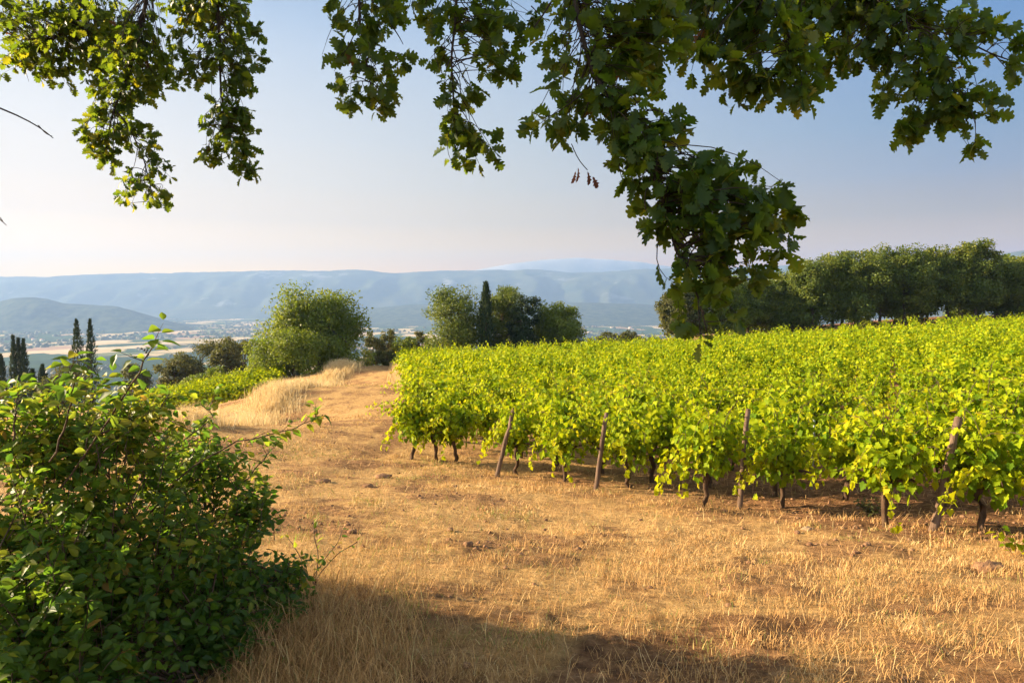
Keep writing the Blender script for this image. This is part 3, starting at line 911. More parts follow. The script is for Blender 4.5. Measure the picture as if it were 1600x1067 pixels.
def vine_foliage(n_shoot, per, size, tpl, fill):
    mb, wood = MB(), MB()
    pos, drc, nrm, scl, var = [], [], [], [], []
    for k in range(n_shoot):
        x0 = RNG.uniform(-0.30, 0.30)
        p = np.array([x0, RNG.normal(0, 0.05), 0.55 + RNG.uniform(-0.05, 0.15)])
        d = unit(np.array([RNG.normal(0, 0.27), RNG.normal(0, 0.34), 1.0]))
        L = RNG.uniform(0.45, 1.3)
        side = RNG.normal(0, 1, 3) * np.array([0.5, 1.0, 0])
        step = L / per
        sv = RNG.random()
        line = [p]
        for q in range(per):
            f = q / per
            d = unit(d + np.array([0, 0, -1.0]) * (0.02 + 0.24 * f * f) + side * 0.035 * f + RNG.normal(0, 0.06, 3))
            p = p + d * step
            line.append(p)
            a = rand_dir(1)[0]
            ax = unit(np.cross(d, a)) * (1 if q % 2 else -1)
            pet = unit(ax + 0.2 * d + np.array([0, 0, 0.1]))
            base = p + pet * RNG.uniform(0.03, 0.08)
            pos.append(base)
            drc.append(unit(pet * 0.8 + np.array([0, 0, -0.45]) + RNG.normal(0, 0.25, 3)))
            nrm.append(unit(np.array([p[0] * 1.3, p[1] * 1.7, 0.45 + 0.5 * (p[2] - 0.9)]) + RNG.normal(0, 0.42, 3)))
            scl.append(size * RNG.uniform(0.75, 1.2) * (1 - 0.45 * f * f))
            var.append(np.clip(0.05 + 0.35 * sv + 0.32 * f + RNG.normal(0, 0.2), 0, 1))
        if tpl is VINE:
            wood.tube(line[::3], 0.004, 4)
    for k in range(5):                                  # long shoots that have fallen over to the side
        sy = 1 if k % 2 else -1
        e = np.array([RNG.uniform(-0.7, 0.7), sy * RNG.uniform(0.4, 0.75), RNG.uniform(0.15, 0.55)])
        b = np.array([RNG.uniform(-0.4, 0.4), sy * 0.1, 0.75])
        s_ = np.linspace(0, 1, 16)[:, None]
        line = (1 - s_) ** 2 * b + 2 * s_ * (1 - s_) * np.array([(b[0] + e[0]) / 2, sy * 0.5, 1.1]) + s_ * s_ * e
        for p in line[2:]:
            for _ in range(2):
                t = unit(RNG.normal(0, 0.6, 3) + np.array([0, 0, -0.5]))
                pos.append(p + RNG.normal(0, 0.03, 3)); drc.append(t)
                nrm.append(unit(np.array([0, sy * 0.7, 0.6]) + RNG.normal(0, 0.5, 3)))
                scl.append(size * RNG.uniform(0.6, 1.0)); var.append(np.clip(RNG.normal(0.7, 0.15), 0, 1))
        if tpl is VINE:
            wood.tube(line[::3], 0.004, 4)
    n = fill
    a = rand_dir(n)
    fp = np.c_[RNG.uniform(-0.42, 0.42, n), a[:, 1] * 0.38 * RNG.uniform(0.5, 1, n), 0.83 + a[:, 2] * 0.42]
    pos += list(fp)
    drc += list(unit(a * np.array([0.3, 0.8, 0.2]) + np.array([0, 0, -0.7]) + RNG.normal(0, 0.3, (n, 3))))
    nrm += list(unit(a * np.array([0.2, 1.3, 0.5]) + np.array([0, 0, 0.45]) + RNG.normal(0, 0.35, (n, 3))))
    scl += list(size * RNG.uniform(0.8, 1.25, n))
    var += list(np.clip(RNG.normal(0.18, 0.16, n), 0, 1))  # inner leaves take darker tones, painting in the shade between plants
    mb.leaves(tpl, np.array(pos), np.array(drc), np.array(nrm), np.array(scl), np.array(var))
    return mb, wood


def vine_trunk(lean):
    mb = MB()
    z = np.linspace(-0.1, 0.58, 8)
    wob = RNG.normal(0, 0.018, (8, 2))
    pts = np.c_[lean[0] * z + wob[:, 0] + 0.03 * np.sin(z * 9 + lean[1] * 7), lean[1] * z + wob[:, 1], z]
    mb.tube(pts, 0.042 * np.array([1.35, 1.1, 0.95, 0.9, 0.95, 1.0, 1.2, 1.3]) * RNG.uniform(0.9, 1.2, 8), 8)
    for s in (-1, 1):
        e = pts[-1] + np.array([s * RNG.uniform(0.3, 0.45), RNG.normal(0, 0.05), RNG.uniform(0.02, 0.14)])
        m = pts[-1] + np.array([s * 0.12, 0, 0.1])
        s_ = np.linspace(0, 1, 6)[:, None]
        mb.tube((1 - s_) ** 2 * pts[-2] + 2 * s_ * (1 - s_) * m + s_ * s_ * e, np.linspace(0.036, 0.014, 6), 6)
    return mb


HI, MID = [], []
for k in range(9):
    f, w = vine_foliage(23, 25, 0.110, VINE, 100)
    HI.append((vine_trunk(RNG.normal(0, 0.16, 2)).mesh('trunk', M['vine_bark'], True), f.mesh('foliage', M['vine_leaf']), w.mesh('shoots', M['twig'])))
for k in range(6):
    f, w = vine_foliage(16, 15, 0.145, VINE_LOW, 50)
    MID.append((vine_trunk(RNG.normal(0, 0.14, 2)).mesh('trunk', M['vine_bark'], True), f.mesh('foliage', M['vine_leaf'])))
LOW = [vine_foliage(13, 9, 0.20, VINE_LOW, 30)[0] for k in range(5)]
LOWV = [(np.concatenate(b.v), np.concatenate(b.l), np.concatenate(b.s), np.concatenate(b.a)) for b in LOW]
ROWANG = math.atan2(PU[1], PU[0])

# vines of the front row stand where the photo shows their trunks
front_px = [(1535, 830), (1385, 822), (1221, 793), (1098, 793), (983, 762), (880, 752), (808, 742), (714, 722), (683, 720), (645, 717)]
vines = []
labels = ['front row vine with thick dark trunk right of the nearest post', 'front row vine with leaning trunk left of the nearest post', 'front row vine just right of the second nearest post',
          'front row vine just left of the second nearest post', 'front row vine right of the dark post with bare top', 'front row vine left of the dark post with bare top, trailing a pale shoot',
          'front row vine right of the slanting fourth post', 'front row vine left of the slanting fourth post, with trailing bright shoot', 'front row vine second from the path end', 'front row vine at the path end of its row, leaning']
for (px, py), lab in zip(front_px, labels):
    q = G(px, py)
    vines.append((q[0], q[1], lab))
fr = [P0 + PU * s for s in (-1.7, -2.9, -4.1, -5.3)]
for q in fr:
    vines.append((q[0], q[1], 'front row vine beyond the right picture edge'))
nfront = len(vines)
cand = []
ends = []
for k in range(1, 42):
    o = P0 + PN * 2.15 * k
    # row ends at the path-side edge
    A = np.array([[PU[0], -ED[0]], [PU[1], -ED[1]]])
    s_end = np.linalg.solve(A, E0 - o)[0]
    s = s_end - 0.1 - np.arange(0, 90) * 1.2
    for q_, ss in enumerate(s):
        pt = o + PU * (ss + RNG.normal(0, 0.06))
        d = pt[1]
        if d < 3 or d > 66 or abs(pt[0]) > 0.80 * d + 2.5:
            continue
        if RNG.random() < 0.045:
            continue
        cand.append((pt[0], pt[1], k, q_))
cand.sort(key=lambda c: math.hypot(c[0], c[1]))
near, far = cand[:300 - nfront], cand[300 - nfront:]
hi_n = 75
for k, (x_, y_, lab) in enumerate(vines):
    t, f, w = HI[k % len(HI)]
    o = thing('grapevine', lab, 'grapevine', (x_, y_, H(x_, y_)), ROWANG + RNG.normal(0, 0.12) + (math.pi if RNG.random() < 0.5 else 0), 'grapevines in the vineyard')
    s = RNG.uniform(0.92, 1.04)
    o.scale = (s * 0.88, s, s)
    link('trunk', t, o)
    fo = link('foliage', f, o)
    link('shoots', w, fo)
ordn = ['second', 'third', 'fourth', 'fifth', 'sixth', 'seventh', 'eighth', 'ninth', 'tenth', 'eleventh', 'twelfth']
for k, (x_, y_, row, q_) in enumerate(near):
    if q_ == 0 and row <= 11:
        lab = 'grapevine at the path end of the %s row from the front' % ordn[row - 1]
    elif row == 1:
        lab = 'grapevine in the second row, half hidden behind the front row'
    else:
        lab = 'grapevine inside the dense bright green vineyard behind the second row'
    o = thing('grapevine', lab, 'grapevine', (x_, y_, H(x_, y_)), ROWANG + RNG.normal(0, 0.12) + (math.pi if RNG.random() < 0.5 else 0), 'grapevines in the vineyard')
    s = RNG.uniform(0.9, 1.1)
    vg = 0.86 + 0.3 * float(vnoise(np.array([x_ * 0.45]), np.array([y_ * 0.45]), 83)[0])
    o.scale = (s * vg, s * vg, s * vg * RNG.uniform(0.88, 1.10))
    if k < hi_n:
        t, f, w = HI[RNG.integers(len(HI))]
        link('trunk', t, o)
        fo = link('foliage', f, o)
        link('shoots', w, fo)
    else:
        t, f = MID[RNG.integers(len(MID))]
        link('trunk', t, o)
        link('foliage', f, o)
fv = MB()
fz = height(np.array([c[0] for c in far]), np.array([c[1] for c in far]))
for (x_, y_, row, q_), z_ in zip(far, fz):
    v, l, s, a = LOWV[RNG.integers(len(LOWV))]
    th = ROWANG + RNG.normal(0, 0.12) + (math.pi if RNG.random() < 0.5 else 0)
    c, sn = math.cos(th), math.sin(th)
    k_ = RNG.uniform(0.9, 1.1)
    fv.add(np.c_[v[:, 0] * c - v[:, 1] * sn, v[:, 0] * sn + v[:, 1] * c, v[:, 2] * RNG.uniform(0.84, 1.14)] * k_ + np.array([x_, y_, z_]), l, s, a)
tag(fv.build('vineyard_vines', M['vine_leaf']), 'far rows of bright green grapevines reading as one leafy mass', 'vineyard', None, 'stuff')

# the lower vineyard strip on the slope left of the path
lv = MB()
for k in range(4):
    for q_ in range(26):
        px = 215 + q_ * 8.5 + k * 3
        d = 46 + k * 3.2
        p = P(px, 600, d)
        z_ = H(p[0], p[1])
        v, l, s, a = LOWV[RNG.integers(len(LOWV))]
        th = RNG.normal(0.2, 0.3)
        c, sn = math.cos(th), math.sin(th)
        lv.add(np.c_[v[:, 0] * c - v[:, 1] * sn, v[:, 0] * sn + v[:, 1] * c, v[:, 2] * 0.95] + np.array([p[0], p[1], z_]), l, s, a)
tag(lv.build('lower_vineyard', M['vine_leaf']), 'strip of low green vines on the slope left of the path', 'vineyard', None, 'stuff')


def post(name, label, cat, base, top, r, mat, group=None, flat=False):
    h = np.linalg.norm(top - base)
    o = thing(name, label, cat, base, 0, group)
    mb = MB()
    s = np.linspace(-0.12, 1, 9)
    ax = top - base
    pts = np.outer(s, ax) + RNG.normal(0, 0.006, (9, 3))
    mb.tube(pts, r * RNG.uniform(0.92, 1.08, 9) * np.linspace(1.08, 0.92, 9), 10 if not flat else 4)
    link('shaft', mb.mesh('shaft', mat, not flat), o)
    cp = MB()
    e = unit(ax)
    cp.tube(np.array([pts[-1], pts[-1] + e * 0.012, pts[-1] + e * 0.02]), [r * 0.93, r * 0.86, r * 0.5], 10 if not flat else 4)
    link('top', cp.mesh('top', mat), o)
    return o


PG = 'wooden posts along the front vine row'
for (bx, by, tx, ty, r, lab) in [(1458, 830, 1497, 652, 0.052, 'nearest wooden post, leaning right, its pale top above the leaves'),
                                 (1155, 796, 1168, 640, 0.048, 'upright wooden post, second nearest, between two vine trunks'),
                                 (931, 766, 947, 646, 0.048, 'dark wooden post with bare top, third from the right'),
                                 (776, 744, 803, 638, 0.050, 'slanting wooden post, fourth from the right in the front row'),
                                 ]:
    b = G(bx, by)
    d = float(np.dot(b, CF))
    post('wooden_post', lab, 'post', b, P(tx, ty, d + (0.1 if r < 0.05 else 0)), r * 0.85, M['post_wood'], PG)
b1 = G(653, 664)
for (dx, tx, ty, lab) in [(0.0, 654, 604, 'weathered grey end post in the row end beside the path'), (0.28, 663, 607, 'second weathered end post leaning beside the first')]:
    b = b1 + np.array([dx * 0.3, dx, 0])
    b[2] = H(b[0], b[1])
    post('wooden_post', lab, 'post', b, P(tx, ty, float(np.dot(b, CF))), 0.05, M['post_wood'], 'end posts beside the path')
b = G(1268, 764)
post('metal_stake', 'thin grey metal stake standing behind the front row of vines', 'stake', b, b + np.array([0.02, 0, 1.25]), 0.022, M['stake_metal'], None, True)

# ---------------------------------------------------------------- grass, clods


def frustum_pts(n, d0, d1, wid=0.82):
    d = np.exp(RNG.uniform(math.log(d0), math.log(d1), n))
    x = RNG.uniform(-wid, wid, n) * d
    return x, d


def grass(mb, x, y, hgt, wid, lean, var, bend=0.6):
    n = len(x)
    z = height(x, y) - 0.01
    a = RNG.uniform(0, 2 * math.pi, n)
    out = np.c_[np.cos(a), np.sin(a), np.zeros(n)]
    perp = np.c_[-np.sin(a), np.cos(a), np.zeros(n)]
    b = RNG.uniform(0, 2 * math.pi, n)
    perp = np.c_[np.cos(b), np.sin(b), np.zeros(n)]
    base = np.c_[x, y, z]
    up = np.array([0, 0, 1.0])
    l1 = (lean * 0.5)[:, None]
    mid = base + (up * np.cos(l1) + out * np.sin(l1)) * (hgt * 0.55)[:, None]
    l2 = np.minimum(lean * (1 + bend), 1.75)[:, None]
    tip = mid + (up * np.cos(l2) + out * np.sin(l2)) * (hgt * 0.45)[:, None]
    w = wid[:, None]
    v = np.stack([base - perp * w / 2, base + perp * w / 2, mid + perp * w * 0.4, mid - perp * w * 0.4, tip], 1)
    i0 = np.arange(n)[:, None] * 5
    loops = (i0 + np.array([0, 1, 2, 3, 3, 2, 4])[None]).ravel()
    mb.add(v.reshape(-1, 3), loops, np.tile([4, 3], n), np.repeat(var, 5))


dg = MB()
x, y = frustum_pts(420000, 2.3, 40.0, 0.80)
sm = soil_mask(x, y)
pat = fbm(x * 0.8, y * 0.8, 61, 4)
tuft = fbm(x * 5, y * 5, 62, 2)
ok = (RNG.random(len(x)) < np.clip((pat - 0.46) * 8, 0.10, 1) * np.clip(1.05 - sm * 1.15, 0.06, 1) * np.clip((tuft - 0.25) * 3, 0.15, 1))
x, y, pat, tuft, sm = x[ok], y[ok], pat[ok], tuft[ok], sm[ok]
n = len(x)
h_ = RNG.uniform(0.02, 0.066, n) * (0.45 + tuft * 1.2) * np.where(RNG.random(n) < 0.04, 2.0, 1)
w_ = np.maximum(0.0035, 0.00085 * y) * RNG.uniform(0.7, 1.3, n)
flat_ = RNG.random(n) < 0.62
lean = np.where(flat_, RNG.uniform(0.9, 1.5, n), RNG.uniform(0.05, 0.8, n))
green = fbm(x * 0.5 + 9, y * 0.5, 63, 3) + np.clip((x - 1) / 25, 0, 0.08)
va = np.clip(RNG.normal(0.48, 0.22, n) + (tuft - 0.5) * 0.3 + (fbm(x * 1.6 + 4, y * 1.6, 66, 3) - 0.5) * 1.1, 0, 0.86)
va = np.where((RNG.random(n) < np.clip((green - 0.49) * 2.4, 0.006, 0.42)), RNG.uniform(0.93, 1, n), va)
grass(dg, x, y, h_ * np.where(flat_, 1.5, 1), w_, lean, va)
# taller clumps in the shaded foreground and at the vine feet
for k in range(260):
    if k < 150:
        d = RNG.uniform(3.0, 6.5); cx_ = RNG.uniform(-0.55, 0.8) * d
    else:
        s_ = RNG.uniform(-3, 10.5); q = P0 + PU * s_ - PN * RNG.uniform(-0.4, 1.2); cx_, d = q
    m_ = RNG.integers(25, 70)
    rr = RNG.uniform(0.05, 0.16)
    xx, yy = cx_ + RNG.normal(0, rr, m_), d + RNG.normal(0, rr, m_)
    hh = RNG.uniform(0.04, 0.12, m_)
    va = np.clip(RNG.normal(0.55, 0.2, m_), 0, 0.88)
    if RNG.random() < 0.12:
        va = RNG.uniform(0.9, 1, m_); hh *= 0.7
    grass(dg, xx, yy, hh, np.full(m_, 0.004 if d < 7 else 0.0055), RNG.uniform(0.1, 0.9, m_), va)
# longer matted stalks in the shade at the shrub's foot and scattered long straws
for k in range(150):
    px_, py_ = RNG.uniform(380, 640), RNG.uniform(905, 1120)
    q = G(px_, py_, 2.0, 8.0)
    m_ = RNG.integers(12, 34)
    rr = RNG.uniform(0.05, 0.14)
    grass(dg, q[0] + RNG.normal(0, rr, m_), q[1] + RNG.normal(0, rr, m_), RNG.uniform(0.10, 0.34, m_), np.full(m_, 0.0035), RNG.uniform(0.3, 1.45, m_), np.clip(RNG.normal(0.4, 0.25, m_), 0, 0.9))
x, y = frustum_pts(9000, 2.6, 16.0, 0.80)
n = len(x)
grass(dg, x, y, RNG.uniform(0.10, 0.26, n), np.maximum(0.003, 0.0006 * y), RNG.uniform(0.9, 1.5, n), RNG.uniform(0.3, 0.9, n))
tag(dg.build('dry_grass', M['straw']), 'short golden dry grass covering the headland and the path', 'grass', None, 'stuff')

tg = MB()
RID = [(255, 668, 17.0), (300, 662, 18.5), (345, 648, 21.0), (385, 636, 25.0), (430, 616, 31.0), (470, 601, 38.0), (505, 586, 45.0), (535, 574, 52.0), (548, 571, 55.0)]
rp = np.array([P(*a)[:2] for a in RID])
n = 60000
t_ = RNG.random(n) ** 1.35 * (len(rp) - 1)
k_ = np.minimum(t_.astype(int), len(rp) - 2)
f_ = (t_ - k_)[:, None]
bp = rp[k_] * (1 - f_) + rp[k_ + 1] * f_
off = RNG.normal(0, 0.6, n) - 0.30 + 0.4 * np.sin(bp[:, 1] * 0.9)
x, y = bp[:, 0] + off, bp[:, 1] + RNG.normal(0, 0.4, n)
cl = fbm(x * 1.2, y * 0.9, 71, 3)
ok = RNG.random(n) < np.clip((cl - 0.3) * 4, 0.05, 1) * np.exp(-(off / 1.3) ** 2)
x, y, cl = x[ok], y[ok], cl[ok]
n = len(x)
hh = RNG.uniform(0.4, 0.85, n) * (0.6 + 0.7 * cl)
grass(tg, x, y, hh, np.maximum(0.005, 0.00055 * y) * RNG.uniform(0.6, 1.3, n), RNG.uniform(0.1, 0.85, n), np.clip(0.5 * cl + RNG.uniform(0, 0.8, n) - 0.05, 0, 1), 1.1)
# a dry fringe along the row ends of the vineyard
n = 2600
s_ = RNG.uniform(18, 46, n)
x, y = E0[0] + ED[0] * s_ - 0.35 + RNG.normal(0, 0.25, n), E0[1] + ED[1] * s_
grass(tg, x, y, RNG.uniform(0.25, 0.7, n), 0.0008 * y, RNG.uniform(0.1, 0.6, n), RNG.uniform(0, 0.8, n), 0.8)
tag(tg.build('tall_dry_grass', M['tall_straw']), 'tall pale feathery dry grass on the bank left of the path', 'grass', None, 'stuff')


def lump(r, seed, flat=0.6, sub=2):
    """Irregular clod or stone: a displaced ball."""
    nu, nv = 14, 9
    th = np.linspace(0, 2 * math.pi, nu, endpoint=False)
    ph = np.linspace(-math.pi / 2, math.pi / 2, nv)[1:-1]
    T, F = np.meshgrid(th, ph)
    d = np.stack([np.cos(F) * np.cos(T), np.cos(F) * np.sin(T), np.sin(F)], -1).reshape(-1, 3)
    d = np.vstack([d, [[0, 0, -1], [0, 0, 1]]])
    s = 0.45 + 1.0 * fbm(d[:, 0] * 2.6 + seed, d[:, 1] * 2.6 + d[:, 2] * 2.1, seed, 4)
    v = d * s[:, None] * r * np.array([1, 0.8, flat])
    m = nv - 2
    ii, jj = np.meshgrid(np.arange(m - 1), np.arange(nu), indexing='ij')
    j2 = (jj + 1) % nu
    q = np.stack([ii * nu + jj, ii * nu + j2, (ii + 1) * nu + j2, (ii + 1) * nu + jj], -1).reshape(-1, 4)
    lo = np.stack([np.full(nu, m * nu), (np.arange(nu) + 1) % nu, np.arange(nu)], -1)
    hi = np.stack([np.full(nu, m * nu + 1), (m - 1) * nu + np.arange(nu), (m - 1) * nu + (np.arange(nu) + 1) % nu], -1)
    return v, np.concatenate([q.ravel(), lo.ravel(), hi.ravel()]), np.concatenate([np.full(len(q), 4), np.full(2 * nu, 3)])


cl = MB()
LUMPS = [lump(1.0, k, 0.6) for k in range(5)]
n = 5200
x, y = frustum_pts(n, 3.2, 26, 0.8)
sm = soil_mask(x, y)
pth = np.exp(-((x + 0.16 * y) / 1.1) ** 2) * (y > 6) * np.clip(vnoise(x * 1.4, y * 0.8, 77) * 3 - 1.6, 0, 1)
bare = np.clip((0.42 - fbm(x * 0.8, y * 0.8, 61, 4)) * 8, 0, 1)
ok = RNG.random(n) < np.clip(sm * 0.8 * (y > 6) + pth * 0.7 + bare * 0.10 + 0.004, 0, 1)
x, y = x[ok], y[ok]
z = height(x, y)
for k in range(len(x)):
    v, l, s = LUMPS[k % 5]
    r = RNG.uniform(0.008, 0.032) * (1.6 if RNG.random() < 0.1 else 1)
    a = RNG.uniform(0, 6.28)
    c, sn = math.cos(a), math.sin(a)
    cl.add(np.c_[v[:, 0] * c - v[:, 1] * sn, v[:, 0] * sn + v[:, 1] * c, v[:, 2]] * r + np.array([x[k], y[k], z[k] + r * 0.15]), l, s)
tag(cl.build('soil_clods', M['clod']), 'loose reddish clods scattered over bare soil under the vines', 'clods', None, 'stuff')
for px, py, r, mt, nm, lab, cat in [(1262, 828, 0.085, 'rock', 'stone', 'flat pale stone on the soil between the two nearest posts', 'stone'),
                                    (505, 753, 0.13, 'clod', 'earth_clod', 'brown earth clod on the path beside the shrub tip', 'clod'),
                                    (598, 746, 0.15, 'clod', 'earth_clod', 'brown flat earth clod in the middle of the path', 'clod'),
                                    (575, 760, 0.10, 'clod', 'earth_clod', 'small earth clod in front of the flat one on the path', 'clod'),
                                    (1545, 888, 0.15, 'clod', 'earth_clod', 'low mound of brown earth near the right picture edge', 'clod')]:
    q = G(px, py)
    mb = MB()
    v, l, s = lump(r, int(px), 0.4)
    mb.add(v + np.array([0, 0, r * 0.08]), l, s)
    o = mb.build(nm, M[mt], None, True)
    o.location = q
    tag(o, lab, cat)

# small sprouts on the ground
def sprout(name, label, cat, px, py, h, tpl, size, mat, n_stem, per, group=None):
    q = G(px, py)
    o = thing(name, label, cat, (q[0], q[1], H(q[0], q[1])), 0, group)
    st, lf = MB(), MB()
    pos, drc, nrm = [], [], []
    for k in range(n_stem):
        d = unit(np.array([RNG.normal(0, 0.4), RNG.normal(0, 0.4), 1]))
        p = np.array([RNG.normal(0, 0.02), RNG.normal(0, 0.02), 0])
        line = [p]
        for s in range(per):
            d = unit(d + RNG.normal(0, 0.12, 3))
            p = p + d * h / per
            line.append(p)
            if s > 0:
                t = unit(np.cross(d, rand_dir(1)[0]) + 0.4 * d)
                pos.append(p + t * 0.01); drc.append(t); nrm.append(unit(np.array([0, 0, 1]) + RNG.normal(0, 0.4, 3)))
        st.tube(line, 0.003, 4)
    st.build('stem', M['twig'], o)
    lf.leaves(tpl, np.array(pos), np.array(drc), np.array(nrm), size * RNG.uniform(0.7, 1.2, len(pos)))
    lf.build('leaves', mat, o)
    return o


sprout('vine_sprout', 'young bright vine sprout alone in dry grass at the right edge', 'sprout', 1588, 872, 0.30, VINE, 0.07, M['vine_leaf'], 4, 8)
sprout('weed', 'tuft of grey green weed left of the leaning vine trunk', 'weed', 1358, 806, 0.26, OVATE, 0.06, M['olive_leaf'], 12, 10)
sprout('sapling', 'small leafy sapling in the grass right of the big shrub', 'sapling', 492, 915, 0.42, OVATE, 0.05, M['shrub_leaf'], 4, 9)

# ---------------------------------------------------------------- the shrub at the left


def bez(b, m, e, n):
    s = np.linspace(0, 1, n)[:, None]
    return (1 - s) ** 2 * b + 2 * s * (1 - s) * m + s * s * e


def shrub():
    base = np.array([-2.35, 3.3, 0]); base[2] = H(base[0], base[1])
    o = thing('shrub', 'big leafy green shrub filling the lower left of the picture', 'shrub', base)
    st, lf, br = MB(), MB(), MB()
    B0 = base
    roots = [np.array([x_, y_, H(x_, y_)]) for x_, y_ in [(-2.3, 3.2), (-2.0, 3.6), (-1.75, 3.9), (-2.8, 3.0), (-3.4, 3.2), (-2.6, 4.0), (-1.6, 3.3), (-4.2, 3.4), (-5.0, 3.6), (-3.0, 2.4), (-1.95, 2.7)]]
    blobs = [(40, 655, 75, 3.2, 56), (130, 645, 75, 3.4, 54), (215, 640, 52, 3.2, 30), (60, 760, 105, 3.1, 64), (180, 735, 100, 3.3, 48), (270, 715, 70, 3.7, 36), (345, 720, 52, 4.0, 28), (290, 690, 45, 4.0, 16), (330, 800, 95, 3.9, 62), (425, 800, 22, 4.2, 6), (455, 880, 30, 4.2, 9), (440, 980, 40, 4.0, 14), (400, 1040, 50, 3.7, 16), (480, 940, 22, 4.3, 4),
             (395, 775, 38, 4.2, 28), (220, 860, 115, 3.3, 115), (80, 890, 135, 2.9, 130), (350, 890, 75, 4.0, 75), (415, 905, 38, 4.3, 30), (300, 965, 95, 3.6, 85), (150, 1020, 130, 2.9, 120), (330, 1030, 60, 3.6, 42), (20, 1040, 120, 2.7, 90),
             (445, 925, 25, 4.3, 10), (-130, 690, 110, 3.4, 50), (-120, 850, 150, 3.2, 70), (-330, 720, 130, 3.6, 50), (-330, 860, 150, 3.6, 60), (-560, 740, 150, 3.8, 50), (-560, 860, 150, 3.8, 50)]
    pos, drc, nrm, scl, var = [], [], [], [], []

    def shoot(b, e, bendup, per, r0, size, vbase, berries=False):
        m = (b + e) / 2 + bendup
        L = np.linalg.norm(e - b)
        pts = bez(b, m, e, 10)
        st.tube(pts, np.linspace(r0, r0 * 0.25, 10), 4)
        leafs(pts, per, size, vbase)

    def leafs(pts, per, size, vbase, f0=0.1):
        tt = np.linspace(f0, 1.0, per)
        fr_ = tt * (len(pts) - 1)
        i_ = np.minimum(fr_.astype(int), len(pts) - 2)
        pp = pts[i_] * (1 - (fr_ - i_))[:, None] + pts[i_ + 1] * (fr_ - i_)[:, None]
        dd_ = unit(pts[i_ + 1] - pts[i_])
        for k in range(per):
            side = unit(np.cross(dd_[k], np.array([0, 0, 1.0]) + RNG.normal(0, 0.5, 3))) * (1 if k % 2 else -1)
            t = unit(side + 0.55 * dd_[k] + np.array([0, 0, -0.12]) + RNG.normal(0, 0.22, 3))
            pos.append(pp[k] + t * 0.012)
            drc.append(t)
            nrm.append(unit(np.array([0.1, -0.25, 0.8]) + RNG.normal(0, 0.42, 3)))
            scl.append(size * RNG.uniform(0.65, 1.25))
            u_ = vbase + RNG.normal(0, 0.2)
            var.append(1.0 if RNG.random() < 0.015 else np.clip(u_, 0, 0.93))

    for (px, py, rp_, d, cnt) in blobs:
        R = rp_ / FPX * d
        c = P(px, py, d)
        for k in range(cnt):
            off_ = rand_dir(1)[0] * R * RNG.uniform(0.3, 1.0) ** 0.5 * np.array([1, 1.25, 1])
            e = c + off_
            gz_ = H(e[0], e[1]) + 0.05
            if e[2] < gz_:
                e[2] = gz_ + RNG.uniform(0, 0.1)
            rt = roots[int(np.argmin([np.hypot(*(r_[:2] - e[:2])) + RNG.uniform(0, 0.8) for r_ in roots]))]
            dirn = unit(unit(e - rt) * 0.6 + unit(off_) * 0.5 + np.array([0.15, 0, 0.25]) + RNG.normal(0, 0.35, 3))
            L = RNG.uniform(0.16, 0.38)
            b = e - dirn * L
            b[2] = max(b[2], H(b[0], b[1]) + 0.02)
            e[2] = max(e[2], gz_)
            hgt = np.clip((e[2] + 1.9) / 1.6, 0, 1)  # yellower leaves higher up, sunlight painted into their colour
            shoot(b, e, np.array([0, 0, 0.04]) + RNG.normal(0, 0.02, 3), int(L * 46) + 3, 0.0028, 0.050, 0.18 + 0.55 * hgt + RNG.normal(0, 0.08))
            if k % 7 == 0:
                s_ = rt + RNG.normal(0, 0.05, 3) * np.array([1, 1, 0])
                br.tube(bez(s_, np.array([s_[0] * 0.4 + b[0] * 0.6, s_[1] * 0.4 + b[1] * 0.6, s_[2] * 0.5 + b[2] * 0.5]) + RNG.normal(0, 0.1, 3), b, 9), np.linspace(0.008, 0.0028, 9), 5)
    # the arching shoots that stand out against the view
    for pix, per, size, r0 in [([(40, 830, 3.1), (110, 740, 3.0), (175, 650, 2.8), (205, 600, 2.7), (238, 545, 2.6), (246, 532, 2.6)], 26, 0.058, 0.0055),
                               ([(235, 800, 3.5), (300, 730, 3.5), (370, 690, 3.6), (440, 676, 3.7), (490, 655, 3.75), (505, 648, 3.75)], 30, 0.055, 0.005),
                               ([(80, 720, 2.9), (110, 640, 2.8), (118, 590, 2.75), (122, 562, 2.75)], 14, 0.062, 0.0045),
                               ([(120, 700, 3.2), (190, 660, 3.2), (250, 640, 3.25), (265, 610, 3.3)], 16, 0.056, 0.006),
                               ([(20, 700, 3.0), (25, 640, 3.0), (30, 600, 3.0)], 14, 0.06, 0.005),
                               ([(250, 720, 3.8), (300, 680, 3.9), (330, 650, 3.9), (326, 632, 3.9)], 16, 0.055, 0.005),
                               ([(330, 800, 4.0), (390, 745, 4.1), (425, 700, 4.2), (432, 690, 4.2)], 18, 0.055, 0.005),
                               ([(300, 900, 3.9), (390, 880, 4.1), (450, 895, 4.2), (480, 905, 4.2)], 18, 0.055, 0.005)]:
        q = np.array([P(*a) for a in pix])
        tt = np.linspace(0, len(q) - 1, 16)
        pts = np.stack([np.interp(tt, np.arange(len(q)), q[:, k]) for k in range(3)], 1) + RNG.normal(0, 0.004, (16, 3))
        br.tube(pts, np.linspace(r0, 0.0018, 16), 6)
        leafs(pts, per, size, 0.6, 0.25)
        for k in range(5, 15, 2):
            e = pts[k] + unit(unit(pts[k] - pts[k - 1]) + RNG.normal(0, 0.6, 3)) * RNG.uniform(0.06, 0.14)
            shoot(pts[k], e, RNG.normal(0, 0.01, 3), 5, 0.002, size * 0.95, 0.6)
    inv = -base
    for mb in (st, lf, br):
        mb.v = [v + inv for v in mb.v]
    for k in range(len(pos)):
        pos[k] = pos[k] - base
    lf.leaves(OVATE, np.array(pos), np.array(drc), np.array(nrm), np.array(scl), np.array(var))
    br.build('branches', M['twig'], o)
